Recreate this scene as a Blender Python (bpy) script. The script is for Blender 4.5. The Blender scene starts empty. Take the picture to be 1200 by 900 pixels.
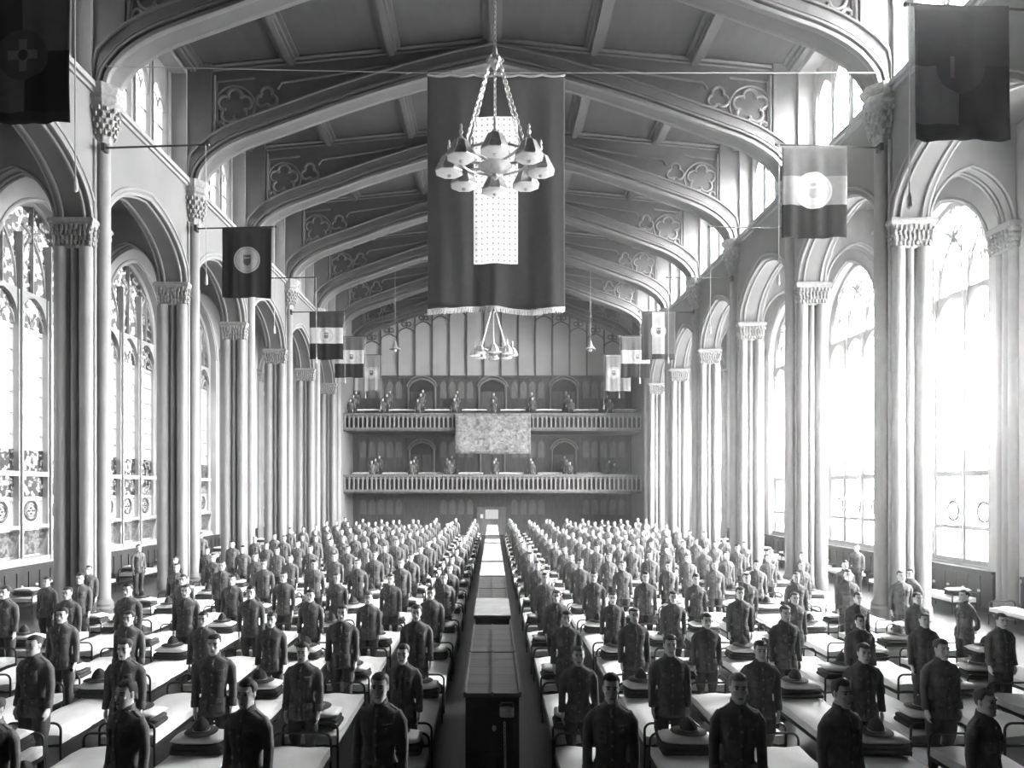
SKY_LEFT, SKY_RIGHT, SKY_GROUND, EXPOSURE, HAZE, HAZE_G = 0.8, 22.0, .12, 3.3, 0.003, .88
# Great hall turned barracks: ranks of uniformed people at attention beside cots.
import bpy, bmesh, math, random
from mathutils import Vector, Matrix
from mathutils.bvhtree import BVHTree
R = random.Random(7)
S = bpy.context.scene
COL = S.collection
PI = math.pi
CAM_Z, F = 3.6, 850.0            # camera height, focal length in pixels of a 1200 px wide frame
VPX, VPY = 577.0, 573.0          # where the hall's long axis vanishes

# ---------------------------------------------------------------- materials
MAT = {}
def new_mat(name):
    m = bpy.data.materials.new(name); m.use_nodes = True
    nt = m.node_tree; nt.nodes.clear()
    out = nt.nodes.new('ShaderNodeOutputMaterial')
    MAT[name] = m
    return m, nt, out
def N(nt, typ, **kw):
    n = nt.nodes.new(typ)
    for k, v in kw.items():
        if k.startswith('i_'):
            n.inputs[k[2:].replace('_', ' ')].default_value = v
        else:
            setattr(n, k, v)
    return n
def math_node(nt, op, a, b=None, c=None):
    n = nt.nodes.new('ShaderNodeMath'); n.operation = op
    for i, v in enumerate((a, b, c)):
        if v is None: continue
        if isinstance(v, (int, float)): n.inputs[i].default_value = v
        else: nt.links.new(v, n.inputs[i])
    return n.outputs[0]
def grey(v, a=1.0): return (v, v, v, a)
def mat(name, v, rough=0.7, var=0.15, scale=4.0, bump=0.0, bscale=40.0, metal=0.0, sheen=0.0, stretch=(1, 1, 1), spec=0.5):
    m, nt, out = new_mat(name)
    b = N(nt, 'ShaderNodeBsdfPrincipled')
    b.inputs['Roughness'].default_value = rough; b.inputs['Metallic'].default_value = metal
    b.inputs['Specular IOR Level'].default_value = spec
    tc = N(nt, 'ShaderNodeTexCoord'); mp = N(nt, 'ShaderNodeMapping'); mp.inputs['Scale'].default_value = stretch
    nt.links.new(tc.outputs['Object'], mp.inputs[0])
    nz = N(nt, 'ShaderNodeTexNoise'); nz.inputs['Scale'].default_value = scale; nz.inputs['Detail'].default_value = 5
    nt.links.new(mp.outputs[0], nz.inputs['Vector'])
    rp = N(nt, 'ShaderNodeValToRGB')
    rp.color_ramp.elements[0].position = 0.3; rp.color_ramp.elements[1].position = 0.7
    rp.color_ramp.elements[0].color = grey(v * (1 - var)); rp.color_ramp.elements[1].color = grey(min(1, v * (1 + var)))
    nt.links.new(nz.outputs['Fac'], rp.inputs[0]); nt.links.new(rp.outputs[0], b.inputs['Base Color'])
    if bump:
        n2 = N(nt, 'ShaderNodeTexNoise'); n2.inputs['Scale'].default_value = bscale; n2.inputs['Detail'].default_value = 4
        nt.links.new(mp.outputs[0], n2.inputs['Vector'])
        bp = N(nt, 'ShaderNodeBump'); bp.inputs['Strength'].default_value = bump; bp.inputs['Distance'].default_value = 0.02
        nt.links.new(n2.outputs['Fac'], bp.inputs['Height']); nt.links.new(bp.outputs[0], b.inputs['Normal'])
    if sheen: b.inputs['Sheen Weight'].default_value = sheen
    nt.links.new(b.outputs[0], out.inputs[0])
    return m
mat('limestone', 0.23, 0.8, 0.10, 1.6, 0.15, 30)
mat('ashlar', 0.32, 0.85, 0.12, 0.9, 0.12, 25)
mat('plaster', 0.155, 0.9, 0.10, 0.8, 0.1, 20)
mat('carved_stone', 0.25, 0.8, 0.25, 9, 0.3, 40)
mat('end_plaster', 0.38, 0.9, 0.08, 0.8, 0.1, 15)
mat('roof_panel', 0.048, 0.65, 0.18, 3.0, 0.1, 30, stretch=(1, 0.3, 1))
mat('roof_moulding', 0.11, 0.5, 0.12, 2.0)
mat('roof_beam', 0.075, 0.6, 0.15, 2.0, 0.1, 30)
mat('dark_oak', 0.085, 0.5, 0.3, 6, 0.1, 40, stretch=(1, 1, 0.2))
mat('mid_oak', 0.17, 0.5, 0.25, 6, 0.1, 40, stretch=(1, 1, 0.2))
mat('rail_oak', 0.26, 0.6, 0.15, 5)
mat('black_oak', 0.022, 0.55, 0.3, 6, 0.1, 40)
mat('lead', 0.05, 0.5, 0.1, 10)
mat('iron', 0.025, 0.4, 0.2, 20, metal=0.0)
mat('bronze', 0.5, 0.36, 0.2, 8, metal=0.85)
mat('white_glass', 0.75, 0.3, 0.06, 10)
mat('sheet', 0.86, 0.85, 0.05, 3, 0.25, 9)
mat('pillow_case', 0.84, 0.85, 0.04, 5, 0.3, 12)
mat('blanket_wool', 0.045, 0.95, 0.25, 30, 0.3, 120)
mat('hat_felt', 0.035, 0.9, 0.2, 20, 0.15, 90)
mat('tunic_wool', 0.125, 0.92, 0.18, 14, 0.35, 60, spec=0.2)
mat('breeches_wool', 0.075, 0.92, 0.18, 14, 0.3, 60, spec=0.2)
mat('legging_canvas', 0.06, 0.9, 0.2, 20, 0.2, 60)
mat('boot_leather', 0.022, 0.45, 0.2, 20)
mat('button_metal', 0.28, 0.35, 0.1, 20, metal=0.8)
mat('hair_dark', 0.02, 0.6, 0.4, 60, 0.4, 150)
mat('hair_brown', 0.05, 0.6, 0.4, 60, 0.4, 150)
mat('hair_fair', 0.22, 0.6, 0.3, 60, 0.4, 150)
mat('rope', 0.30, 0.9, 0.2, 40)
mat('pale_rope', 0.4, 0.9, 0.1, 40)
mat('locker_top', 0.06, 0.5, 0.35, 5, 0.1, 30, stretch=(0.3, 3, 1))
mat('dust_sheet', 0.55, 0.9, 0.08, 4, 0.2, 12)
mat('grey_cloth', 0.25, 0.9, 0.15, 4, 0.2, 12)
mat('paper', 0.75, 0.8, 0.05, 5)
mat('wicker', 0.4, 0.8, 0.4, 60, 0.4, 80)
mat('flag_dark', 0.045, 0.9, 0.12, 5, 0.1, 30)
mat('fringe', 0.75, 0.9, 0.2, 30)
mat('star_blue', 0.3, 0.9, 0.1, 10)

def skin_mat():
    m, nt, out = new_mat('skin')
    b = N(nt, 'ShaderNodeBsdfPrincipled'); b.inputs['Roughness'].default_value = 0.55
    tc = N(nt, 'ShaderNodeTexCoord'); sp = N(nt, 'ShaderNodeSeparateXYZ'); nt.links.new(tc.outputs['Object'], sp.inputs[0])
    ax = math_node(nt, 'ABSOLUTE', sp.outputs[0]); z = sp.outputs[2]; y = sp.outputs[1]
    def blob(cx, cz, rx, rz):
        dx = math_node(nt, 'DIVIDE', math_node(nt, 'SUBTRACT', ax, cx), rx)
        dz = math_node(nt, 'DIVIDE', math_node(nt, 'SUBTRACT', z, cz), rz)
        d = math_node(nt, 'ADD', math_node(nt, 'MULTIPLY', dx, dx), math_node(nt, 'MULTIPLY', dz, dz))
        front = math_node(nt, 'LESS_THAN', y, -0.06)
        return math_node(nt, 'MULTIPLY', math_node(nt, 'LESS_THAN', d, 1.0), front)
    eye = blob(0.0315, 1.633, 0.0135, 0.0068); brow = blob(0.033, 1.653, 0.023, 0.0058); lip = blob(0.0, 1.5535, 0.023, 0.0075)
    nz = N(nt, 'ShaderNodeTexNoise'); nz.inputs['Scale'].default_value = 12
    nt.links.new(tc.outputs['Object'], nz.inputs['Vector'])
    rp = N(nt, 'ShaderNodeValToRGB'); rp.color_ramp.elements[0].color = grey(0.54); rp.color_ramp.elements[1].color = grey(0.66)
    nt.links.new(nz.outputs['Fac'], rp.inputs[0])
    col = rp.outputs[0]
    for msk, v in ((lip, 0.24), (brow, 0.07), (eye, 0.05)):
        mx = N(nt, 'ShaderNodeMixRGB'); mx.inputs[2].default_value = grey(v)
        nt.links.new(msk, mx.inputs[0]); nt.links.new(col, mx.inputs[1]); col = mx.outputs[0]
    nt.links.new(col, b.inputs['Base Color']); nt.links.new(b.outputs[0], out.inputs[0])
skin_mat()

def floor_mat():
    m, nt, out = new_mat('floor_boards')
    b = N(nt, 'ShaderNodeBsdfPrincipled'); b.inputs['Roughness'].default_value = 0.38
    tc = N(nt, 'ShaderNodeTexCoord'); mp = N(nt, 'ShaderNodeMapping'); mp.inputs['Rotation'].default_value = (0, 0, PI / 2)
    nt.links.new(tc.outputs['Object'], mp.inputs[0])
    br = N(nt, 'ShaderNodeTexBrick'); br.inputs['Color1'].default_value = grey(0.025); br.inputs['Color2'].default_value = grey(0.045)
    br.inputs['Mortar'].default_value = grey(0.015); br.inputs['Scale'].default_value = 1.0
    br.inputs['Mortar Size'].default_value = 0.006; br.inputs['Brick Width'].default_value = 2.4; br.inputs['Row Height'].default_value = 0.14
    nt.links.new(mp.outputs[0], br.inputs['Vector'])
    nt.links.new(br.outputs['Color'], b.inputs['Base Color']); nt.links.new(b.outputs[0], out.inputs[0])
floor_mat()

def pane_mat(name, tint, translucent, pattern=0.0, dark=0.2, scale=9.0):
    """Leaded window glass: clear with a share of milky scatter; pattern > 0 adds painted glass figures and lead lines."""
    m, nt, out = new_mat(name)
    tr = N(nt, 'ShaderNodeBsdfTransparent'); tl = N(nt, 'ShaderNodeBsdfTranslucent'); mx = N(nt, 'ShaderNodeMixShader')
    tr.inputs[0].default_value = grey(tint); tl.inputs[0].default_value = grey(0.9)
    mx.inputs[0].default_value = translucent
    nt.links.new(tr.outputs[0], mx.inputs[1]); nt.links.new(tl.outputs[0], mx.inputs[2])
    if pattern:
        tc = N(nt, 'ShaderNodeTexCoord')
        vo = N(nt, 'ShaderNodeTexVoronoi'); vo.feature = 'DISTANCE_TO_EDGE'; vo.inputs['Scale'].default_value = scale
        nt.links.new(tc.outputs['Object'], vo.inputs['Vector'])
        line = math_node(nt, 'LESS_THAN', vo.outputs['Distance'], 0.07)
        v2 = N(nt, 'ShaderNodeTexVoronoi'); v2.inputs['Scale'].default_value = scale
        nt.links.new(tc.outputs['Object'], v2.inputs['Vector'])
        sx = N(nt, 'ShaderNodeSeparateColor'); nt.links.new(v2.outputs['Color'], sx.inputs[0])
        pick = math_node(nt, 'LESS_THAN', sx.outputs[0], pattern)
        msk = math_node(nt, 'MAXIMUM', line, pick)
        cm = N(nt, 'ShaderNodeMixRGB'); cm.inputs[1].default_value = grey(tint); cm.inputs[2].default_value = grey(dark)
        nt.links.new(msk, cm.inputs[0]); nt.links.new(cm.outputs[0], tr.inputs[0])
        nt.links.new(cm.outputs[0], tl.inputs[0])
    nt.links.new(mx.outputs[0], out.inputs[0])
pane_mat('clear_glass', 0.93, 0.12)
pane_mat('stained_glass', 0.8, 0.15, 0.4, 0.25, 7)
pane_mat('banded_glass', 0.7, 0.15, 0.55, 0.22, 9)
pane_mat('hopper_glass', 0.5, 0.3, 0.35, 0.3, 10)

# ---------------------------------------------------------------- mesh builder
class MB:
    def __init__(s): s.v = []; s.f = []; s.m = []
    def add(s, verts, faces, mi=0):
        b = len(s.v); s.v.extend(tuple(p) for p in verts)
        for f in faces: s.f.append(tuple(b + i for i in f)); s.m.append(mi)
    def box(s, x0, x1, y0, y1, z0, z1, mi=0):
        s.add([(x0, y0, z0), (x1, y0, z0), (x1, y1, z0), (x0, y1, z0), (x0, y0, z1), (x1, y0, z1), (x1, y1, z1), (x0, y1, z1)],
              [(0, 3, 2, 1), (4, 5, 6, 7), (0, 1, 5, 4), (1, 2, 6, 5), (2, 3, 7, 6), (3, 0, 4, 7)], mi)
    def rbox(s, x0, x1, y0, y1, z0, z1, r=0.03, mi=0, n=3, puff=0.0):
        """box with rounded vertical edges and eased top and bottom"""
        rings = []
        def ring(z, inset, rr):
            pts = []
            for cx, cy, a0 in ((x1 - rr, y1 - rr, 0), (x0 + rr, y1 - rr, 90), (x0 + rr, y0 + rr, 180), (x1 - rr, y0 + rr, 270)):
                for k in range(n + 1):
                    a = math.radians(a0 + 90 * k / n)
                    pts.append((cx + (rr - inset) * math.cos(a), cy + (rr - inset) * math.sin(a), z))
            return pts
        e = min(r, (z1 - z0) / 2) * 0.7
        for z, i in ((z0, e), (z0 + e * 0.3, e * 0.3), (z0 + e, 0), (z1 - e, 0), (z1 - e * 0.3, e * 0.3), (z1, e)):
            rings.append(ring(z, i, max(r, e * 1.05)))
        s.loft(rings, mi=mi)
        if puff:
            c = Vector(((x0 + x1) / 2, (y0 + y1) / 2, z1 + puff)); b = len(s.v); s.v.append(tuple(c))
            top = s.f.pop(); s.m.pop()
            for i in range(len(top)): s.f.append((top[i], top[(i + 1) % len(top)], b)); s.m.append(mi)
    def loft(s, rings, mi=0, cap=True, closed=True):
        n = len(rings[0]); b = len(s.v)
        for r in rings: s.v.extend(tuple(p) for p in r)
        for i in range(len(rings) - 1):
            for j in range(n if closed else n - 1):
                k = (j + 1) % n
                s.f.append((b + i * n + j, b + i * n + k, b + (i + 1) * n + k, b + (i + 1) * n + j)); s.m.append(mi)
        if cap and closed:
            s.f.append(tuple(b + j for j in reversed(range(n)))); s.m.append(mi)
            e = b + (len(rings) - 1) * n
            s.f.append(tuple(e + j for j in range(n))); s.m.append(mi)
    def tube(s, pts, r, n=8, mi=0, closed=False, cap=True):
        pts = [Vector(p) for p in pts]
        rs = r if isinstance(r, (list, tuple)) else [r] * len(pts)
        rings = []; up = None
        L = len(pts)
        for i, p in enumerate(pts):
            if closed: d = pts[(i + 1) % L] - pts[i - 1]
            else: d = pts[min(i + 1, L - 1)] - pts[max(i - 1, 0)]
            if d.length < 1e-9: d = Vector((0, 0, 1))
            d.normalize()
            if up is None: up = Vector((0, 0, 1)) if abs(d.z) < 0.9 else Vector((0, 1, 0))
            a = d.cross(up)
            if a.length < 1e-6: a = d.orthogonal()
            a.normalize(); c = a.cross(d).normalized(); up = c
            rings.append([p + a * rs[i] * math.cos(t) + c * rs[i] * math.sin(t) for t in (2 * PI * k / n for k in range(n))])
        if closed: rings.append(rings[0]); cap = False
        s.loft(rings, mi, cap)
    def lathe(s, prof, c=(0, 0, 0), n=16, mi=0):
        s.loft([[(c[0] + r * math.cos(2 * PI * k / n), c[1] + r * math.sin(2 * PI * k / n), c[2] + z) for k in range(n)] for r, z in prof], mi)
    def ball(s, c, r, n=8, mi=0):
        rx, ry, rz = r if isinstance(r, (tuple, list)) else (r, r, r)
        m = max(4, n // 2 + 1); rings = []
        for i in range(m + 1):
            a = -PI / 2 + PI * i / m
            q = max(math.cos(a), 0.02)
            rings.append([(c[0] + rx * q * math.cos(t), c[1] + ry * q * math.sin(t), c[2] + rz * math.sin(a)) for t in (2 * PI * k / n for k in range(n))])
        s.loft(rings, mi)
    def prism(s, poly, fn, d0, d1, mi=0):
        """polygon [(u, z)] swept from depth d0 to d1; fn(u, z, d) gives the point"""
        n = len(poly)
        vs = [fn(u, z, d0) for u, z in poly] + [fn(u, z, d1) for u, z in poly]
        s.add(vs, [tuple(range(n - 1, -1, -1)), tuple(range(n, 2 * n))] + [(i, (i + 1) % n, n + (i + 1) % n, n + i) for i in range(n)], mi)
    def strip(s, lo, hi, fn, d0, d1, mi=0):
        """solid between two polylines lo and hi of the same length"""
        n = len(lo)
        vs = []
        for d in (d0, d1):
            vs += [fn(u, z, d) for u, z in lo] + [fn(u, z, d) for u, z in hi]
        A, B, C, D = 0, n, 2 * n, 3 * n
        fs = []
        for i in range(n - 1):
            fs += [(A + i, A + i + 1, B + i + 1, B + i), (C + i + 1, C + i, D + i, D + i + 1),
                   (A + i + 1, A + i, C + i, C + i + 1), (B + i, B + i + 1, D + i + 1, D + i)]
        fs += [(A, B, D, C), (A + n - 1, C + n - 1, D + n - 1, B + n - 1)]
        s.add(vs, fs, mi)
    def mesh(s, name, mats, smooth=35, fix=True):
        me = bpy.data.meshes.new(name)
        me.from_pydata(s.v, [], s.f)
        for m in (mats if isinstance(mats, (list, tuple)) else [mats]): me.materials.append(MAT[m])
        if any(s.m): me.polygons.foreach_set('material_index', s.m)
        if fix:
            bm = bmesh.new(); bm.from_mesh(me); bmesh.ops.recalc_face_normals(bm, faces=bm.faces); bm.to_mesh(me); bm.free()
        if smooth:
            me.polygons.foreach_set('use_smooth', [True] * len(me.polygons))
            if smooth < 180: me.set_sharp_from_angle(angle=math.radians(smooth))
        me.update()
        return me

def link(name, data, parent=None, loc=None, rz=None):
    o = bpy.data.objects.new(name, data); COL.objects.link(o)
    if parent is not None: o.parent = parent
    if loc is not None: o.location = loc
    if rz is not None: o.rotation_euler = (0, 0, rz)
    return o
def tag(o, label=None, cat=None, group=None, kind=None):
    if label: o['label'] = label
    if cat: o['category'] = cat
    if group: o['group'] = group
    if kind: o['kind'] = kind
    return o
def thing(name, label, cat, loc=(0, 0, 0), rz=0.0, group=None, data=None):
    return tag(link(name, data, None, loc, rz), label, cat, group)
def part(name, mb, mats, parent, smooth=35, label=None):
    return tag(link(name, mb.mesh(name, mats, smooth) if isinstance(mb, MB) else mb, parent), label)
def struct(name, mb, mats, loc=(0, 0, 0), smooth=35):
    return tag(link(name, mb.mesh(name, mats, smooth), None, loc), kind='structure')
def dup(root, loc, rz=0.0, label=None, group=None):
    """copy of a thing with its parts and sub-parts, sharing mesh data"""
    r = root.copy(); COL.objects.link(r); r.location = loc; r.rotation_euler = (0, 0, rz)
    if label: r['label'] = label
    if group: r['group'] = group
    for ch in list(root.children):
        c = ch.copy(); COL.objects.link(c); c.parent = r
        for g in list(ch.children):
            d = g.copy(); COL.objects.link(d); d.parent = c
    return r
ORD = 'front first second third fourth fifth sixth seventh eighth ninth tenth eleventh twelfth thirteenth fourteenth fifteenth sixteenth seventeenth eighteenth nineteenth'.split()

# ---------------------------------------------------------------- the hall: sizes
BAY = 6.15
YK = {k: 20.2 + BAY * k for k in range(-3, 7)}     # pier and roof-arch lines; 6 is the far wall
END_Y = YK[6]
FACE, BACK = 10.95, 11.95                          # nave wall faces
AISLE, OUT = 14.4, 15.2                            # outer wall
STR_Z = 14.65                                      # string course
EAVE, RIDGE = 18.85, 19.9
def roof_z(x): return RIDGE - (RIDGE - EAVE) * min(abs(x), FACE) / FACE
def arch(u):  # 0 spring .. 1 apex
    u = max(0.0, min(1.0, u)); return 0.8 * math.sqrt(max(0.0, 1 - (1 - u) ** 2.2)) + 0.2 * u
US = [0, .006, .02, .045, .08, .13, .2, .29, .4, .52, .66, .82, 1.0]
def arch_pts(c, w, z0, h):
    """whole arch from left spring to right spring"""
    a = [(c - w + w * u, z0 + h * arch(u)) for u in US]
    return a + [(2 * c - p, z) for p, z in reversed(a[:-1])]
def side_fn(s): return lambda u, z, d: (s * d, u, z)
def arch_plate(mb, fn, c, w, z0, h, ztop, d0, d1, mi=0):
    lo = arch_pts(c, w, z0, h); mb.strip(lo, [(u, ztop) for u, z in lo], fn, d0, d1, mi)

mb = MB(); mb.box(-15.3, 15.3, -2.2, END_Y + .3, -.2, 0); struct('floor', mb, 'floor_boards')

# nave arcade walls, clerestory walls
SIDES = ((-1, 'left'), (1, 'right'))
FIRST = 14.05
for s, nm in SIDES:
    fn = side_fn(s); mb = MB(); up = MB(); tr = MB(); roll = MB()
    for k in range(-1, 5):
        y0, y1 = YK[k], YK[k + 1]; c = (y0 + y1) / 2
        lo = arch_pts(c, BAY / 2 - .35, 10.95, 1.9)
        lo = [(y0, 10.95)] + lo + [(y1, 10.95)]
        mb.strip(lo, [(u, STR_Z) for u, z in lo], fn, FACE, BACK)
        # arch rolls and hood
        for d, r, off in ((FACE + .03, .055, .03), (FACE + .2, .05, -.02), (BACK - .2, .05, -.02), (BACK - .03, .055, .03), (FACE - .01, .05, .2)):
            a = arch_pts(c, BAY / 2 - .35 + off, 10.95, 1.9 + off)
            roll.tube([fn(u, z, d) for u, z in a], r, 6)
        # clerestory surround: jambs and head
        up.prism([(y0, STR_Z), (y0 + .42, STR_Z), (y0 + .42, EAVE), (y0, EAVE)], fn, FACE, BACK)
        up.prism([(y1 - .42, STR_Z), (y1, STR_Z), (y1, EAVE), (y1 - .42, EAVE)], fn, FACE, BACK)
        up.prism([(y0 + .42, 18.45), (y1 - .42, 18.45), (y1 - .42, 19.1), (y0 + .42, 19.1)], fn, FACE, BACK)
        up.prism([(y0 + .42, STR_Z), (y1 - .42, STR_Z), (y1 - .42, STR_Z + .12), (y0 + .42, STR_Z + .12)], fn, FACE + .05, BACK)
    # plain bays towards the near end, and the bay beside the gallery
    mb.prism([(-2.2, 0), (FIRST, 0), (FIRST, EAVE + .3), (-2.2, EAVE + .3)], fn, FACE, BACK)
    mb.prism([(YK[5] + .4, 0), (END_Y + .3, 0), (END_Y + .3, EAVE + .3), (YK[5] + .4, EAVE + .3)], fn, FACE, BACK)
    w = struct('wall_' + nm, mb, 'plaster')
    link('arch_moulding', roll.mesh('arch_moulding', 'limestone'), w)
    struct('wall_clerestory_' + nm, up, 'limestone')
    # string course
    for z0, z1, dd in ((STR_Z - .22, STR_Z - .12, .08), (STR_Z - .12, STR_Z + .02, .17), (STR_Z + .02, STR_Z + .1, .1)):
        tr.prism([(FIRST, z0), (END_Y, z0), (END_Y, z1), (FIRST, z1)], fn, FACE - dd, FACE + .06)
    struct('trim_' + nm, tr, 'limestone')
    # aisle: outer wall, ceiling, cross arches
    aw = MB(); ac = MB(); cr = MB(); ws = MB(); kn = MB()
    for k in range(-1, 5):
        y0, y1 = YK[k], YK[k + 1]; c = (y0 + y1) / 2; w_ = 2.2
        aw.prism([(y0, 0), (y1, 0), (y1, 1.22), (y0, 1.22)], fn, AISLE, OUT)
        aw.prism([(y0, 1.22), (c - w_, 1.22), (c - w_, 13.7), (y0, 13.7)], fn, AISLE, OUT)
        aw.prism([(c + w_, 1.22), (y1, 1.22), (y1, 13.7), (c + w_, 13.7)], fn, AISLE, OUT)
        arch_plate(aw, fn, c, w_, 10.3, 2.45, 13.7, AISLE, OUT)
        # sloping sill and splayed arch roll
        aw.prism([(c - w_, 1.0), (c + w_, 1.0), (c + w_, 1.3), (c - w_, 1.3)], fn, AISLE + .15, OUT)
        aw.tube([fn(u, z, AISLE - .01) for u, z in arch_pts(c, w_ + .12, 10.3, 2.55)], .06, 6)
    aw.prism([(FIRST - .7, 0), (FIRST, 0), (FIRST, 13.7), (FIRST - .7, 13.7)], fn, BACK, OUT)
    aw.prism([(YK[5], 0), (YK[5] + .6, 0), (YK[5] + .6, 13.7), (YK[5], 13.7)], fn, BACK, OUT)
    struct('wall_aisle_' + nm, aw, 'ashlar')
    ac.prism([(FIRST - .7, 13.6), (YK[5] + .6, 13.6), (YK[5] + .6, 13.9), (FIRST - .7, 13.9)], fn, BACK, OUT)
    struct('ceiling_aisle_' + nm, ac, 'plaster')
    # panelled dado below the windows
    for k in range(-1, 5):
        y0, y1 = YK[k] + .55, YK[k + 1] - .55
        ws.prism([(y0, 0), (y1, 0), (y1, 1.15), (y0, 1.15)], fn, AISLE - .06, AISLE)
        ws.prism([(y0, 1.15), (y1, 1.15), (y1, 1.22), (y0, 1.22)], fn, AISLE - .12, AISLE + .02)
        q = 9
        for i in range(q + 1):
            yy = y0 + (y1 - y0 - .09) * i / q
            ws.prism([(yy, .12), (yy + .09, .12), (yy + .09, 1.05), (yy, 1.05)], fn, AISLE - .09, AISLE - .055)
        ws.prism([(y0, 0), (y1, 0), (y1, .14), (y0, .14)], fn, AISLE - .1, AISLE - .055)
    bsb = struct('baseboard_' + nm, ws, 'black_oak')
    for i in range(5):
        yy = 21.3 + .72 * i
        m_ = MB(); m_.ball(fn(yy, .62, AISLE - .12), (.045, .045, .045), 8); part('knob', m_, 'white_glass', bsb)
    for k in range(0, 5):
        f2 = lambda u, z, d: (s * u, d, z)
        cr_ = arch_pts((BACK + AISLE) / 2, (AISLE - BACK) / 2 - .02, 10.9, 1.6)
        cr.strip([(u, z) for u, z in cr_], [(u, 13.6) for u, z in cr_], f2, YK[k] - .3, YK[k] + .3)
        for dy in (-.3, -.15, .15, .3):
            a = arch_pts((BACK + AISLE) / 2, (AISLE - BACK) / 2 - .05, 10.9, 1.57)
            cr.tube([f2(u, z, YK[k] + dy) for u, z in a], .045, 6)
    struct('beam', cr, 'limestone').name = 'beam_aisle_' + nm

# ---------------------------------------------------------------- clustered piers with wall shafts
def capital_mb(mb, x0, x1, y0, y1, z0, z1, seed, mi=0):
    """flared block with leafy knobs under a moulded abacus"""
    rr = random.Random(seed)
    h = z1 - z0
    def rect(e, z): return [(x0 - e, y0 - e, z), (x1 + e, y0 - e, z), (x1 + e, y1 + e, z), (x0 - e, y1 + e, z)]
    mb.loft([rect(-.02, z0), rect(0, z0 + .1 * h), rect(.03, z0 + .5 * h), rect(.08, z0 + .78 * h), rect(.08, z0 + .8 * h)], mi)
    mb.loft([rect(.08, z0 + .8 * h), rect(.12, z0 + .86 * h), rect(.12, z0 + .93 * h), rect(.09, z1)], mi)
    for row in range(4):
        z = z0 + h * (.16 + .17 * row); e = .01 + .022 * row
        n = 9
        for i in range(n):
            t = (i + .5 + .25 * (row % 2)) / n
            for (px, py) in ((x0 - e + (x1 - x0 + 2 * e) * t, y0 - e), (x0 - e + (x1 - x0 + 2 * e) * t, y1 + e)):
                mb.ball((px, py, z + rr.uniform(-.02, .02)), (.06 * rr.uniform(.7, 1.2), .055, .085 * rr.uniform(.7, 1.2)), 6, mi)
        for i in range(5):
            t = (i + .5) / 5
            for px in (x0 - e, x1 + e):
                mb.ball((px, y0 + (y1 - y0) * t, z), (.05, .055, .07), 6, mi)
def build_column(s):
    core = MB(); f = side_fn(s)
    xs = sorted((s * (FACE + .02), s * (BACK - .02)))
    core.box(xs[0], xs[1], -.3, .3, 0, 10.95)
    for d in (-1, 1):                      # shafts on the two faces that look along the hall
        for X, r in ((11.1, .17), (11.45, .085), (11.78, .17), (11.28, .04), (11.62, .04)):
            core.lathe([(r * 1.35, .0), (r * 1.35, .35), (r * 1.15, .45), (r, .5), (r, 10.2)], (s * X, d * (.3 + r * .35), 0), 14)
        for X in (10.98, 11.93):
            core.lathe([(.05, 0), (.05, 10.2)], (s * X, d * .3, 0), 8)
    core.box(*sorted((s * (FACE - .02), s * (BACK + .05))), -.42, .42, 0, .28)
    for y in (-.18, .18): core.lathe([(.16, 0), (.16, 10.2)], (s * (BACK - .02), y, 0), 12)
    root = tag(link('column', core.mesh('column', 'limestone')), kind='structure')
    cp = MB(); xs = sorted((s * (FACE + .0), s * (BACK + .02)))
    capital_mb(cp, xs[0], xs[1], -.42, .42, 10.18, 10.98, 3)
    part('capital', cp, 'carved_stone', root)
    sh = MB()
    X = s * (FACE - .12)
    sh.lathe([(.30, 0), (.30, .3), (.25, .36), (.27, .42), (.21, .52), (.19, .56), (.19, 13.25)], (X, 0, 0), 20)
    for y in (-.27, .27): sh.lathe([(.055, 0), (.055, 13.2)], (s * (FACE - .02), y, 0), 8)
    part('wall_shaft', sh, 'limestone', root)
    # polygonal corbel capital that carries the roof arch
    cc = MB(); rr = random.Random(5)
    def ring(r, z): return [(X + r * math.cos(PI / 8 + PI / 4 * i), r * math.sin(PI / 8 + PI / 4 * i), z) for i in range(8)]
    cc.loft([ring(.2, 13.1), ring(.24, 13.16), ring(.22, 13.25), ring(.34, 13.6), ring(.43, 14.1), ring(.43, 14.2), ring(.5, 14.27), ring(.5, 14.36), ring(.45, 14.42), ring(.52, 14.52), ring(.56, 14.68)])
    for row in range(5):
        z = 13.42 + .15 * row; r = .3 + .035 * row
        for i in range(14):
            a = 2 * PI * (i + .5 * (row % 2)) / 14
            cc.ball((X + r * math.cos(a), r * math.sin(a), z), (.05, .05, .075), 6)
    part('shaft_capital', cc, 'carved_stone', root, smooth=30)
    # respond on the outer wall
    rp = MB()
    for y in (-.24, 0, .24):
        rp.lathe([(.2, 0), (.2, .4), (.13, .5), (.13, 10.2)], (s * (AISLE - .06), y, 0), 12)
    rp.box(*sorted((s * (AISLE - .1), s * AISLE)), -.36, .36, 0, 10.95)
    xs = sorted((s * (AISLE - .22), s * AISLE))
    capital_mb(rp, xs[0], xs[1], -.36, .36, 10.18, 10.95, 9)
    part('respond', rp, 'limestone', root)
    return root
for s, nm in SIDES:
    c0 = build_column(s); c0.location = (0, YK[-1], 0)
    for k in range(0, 6): dup(c0, (0, YK[k], 0))

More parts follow.
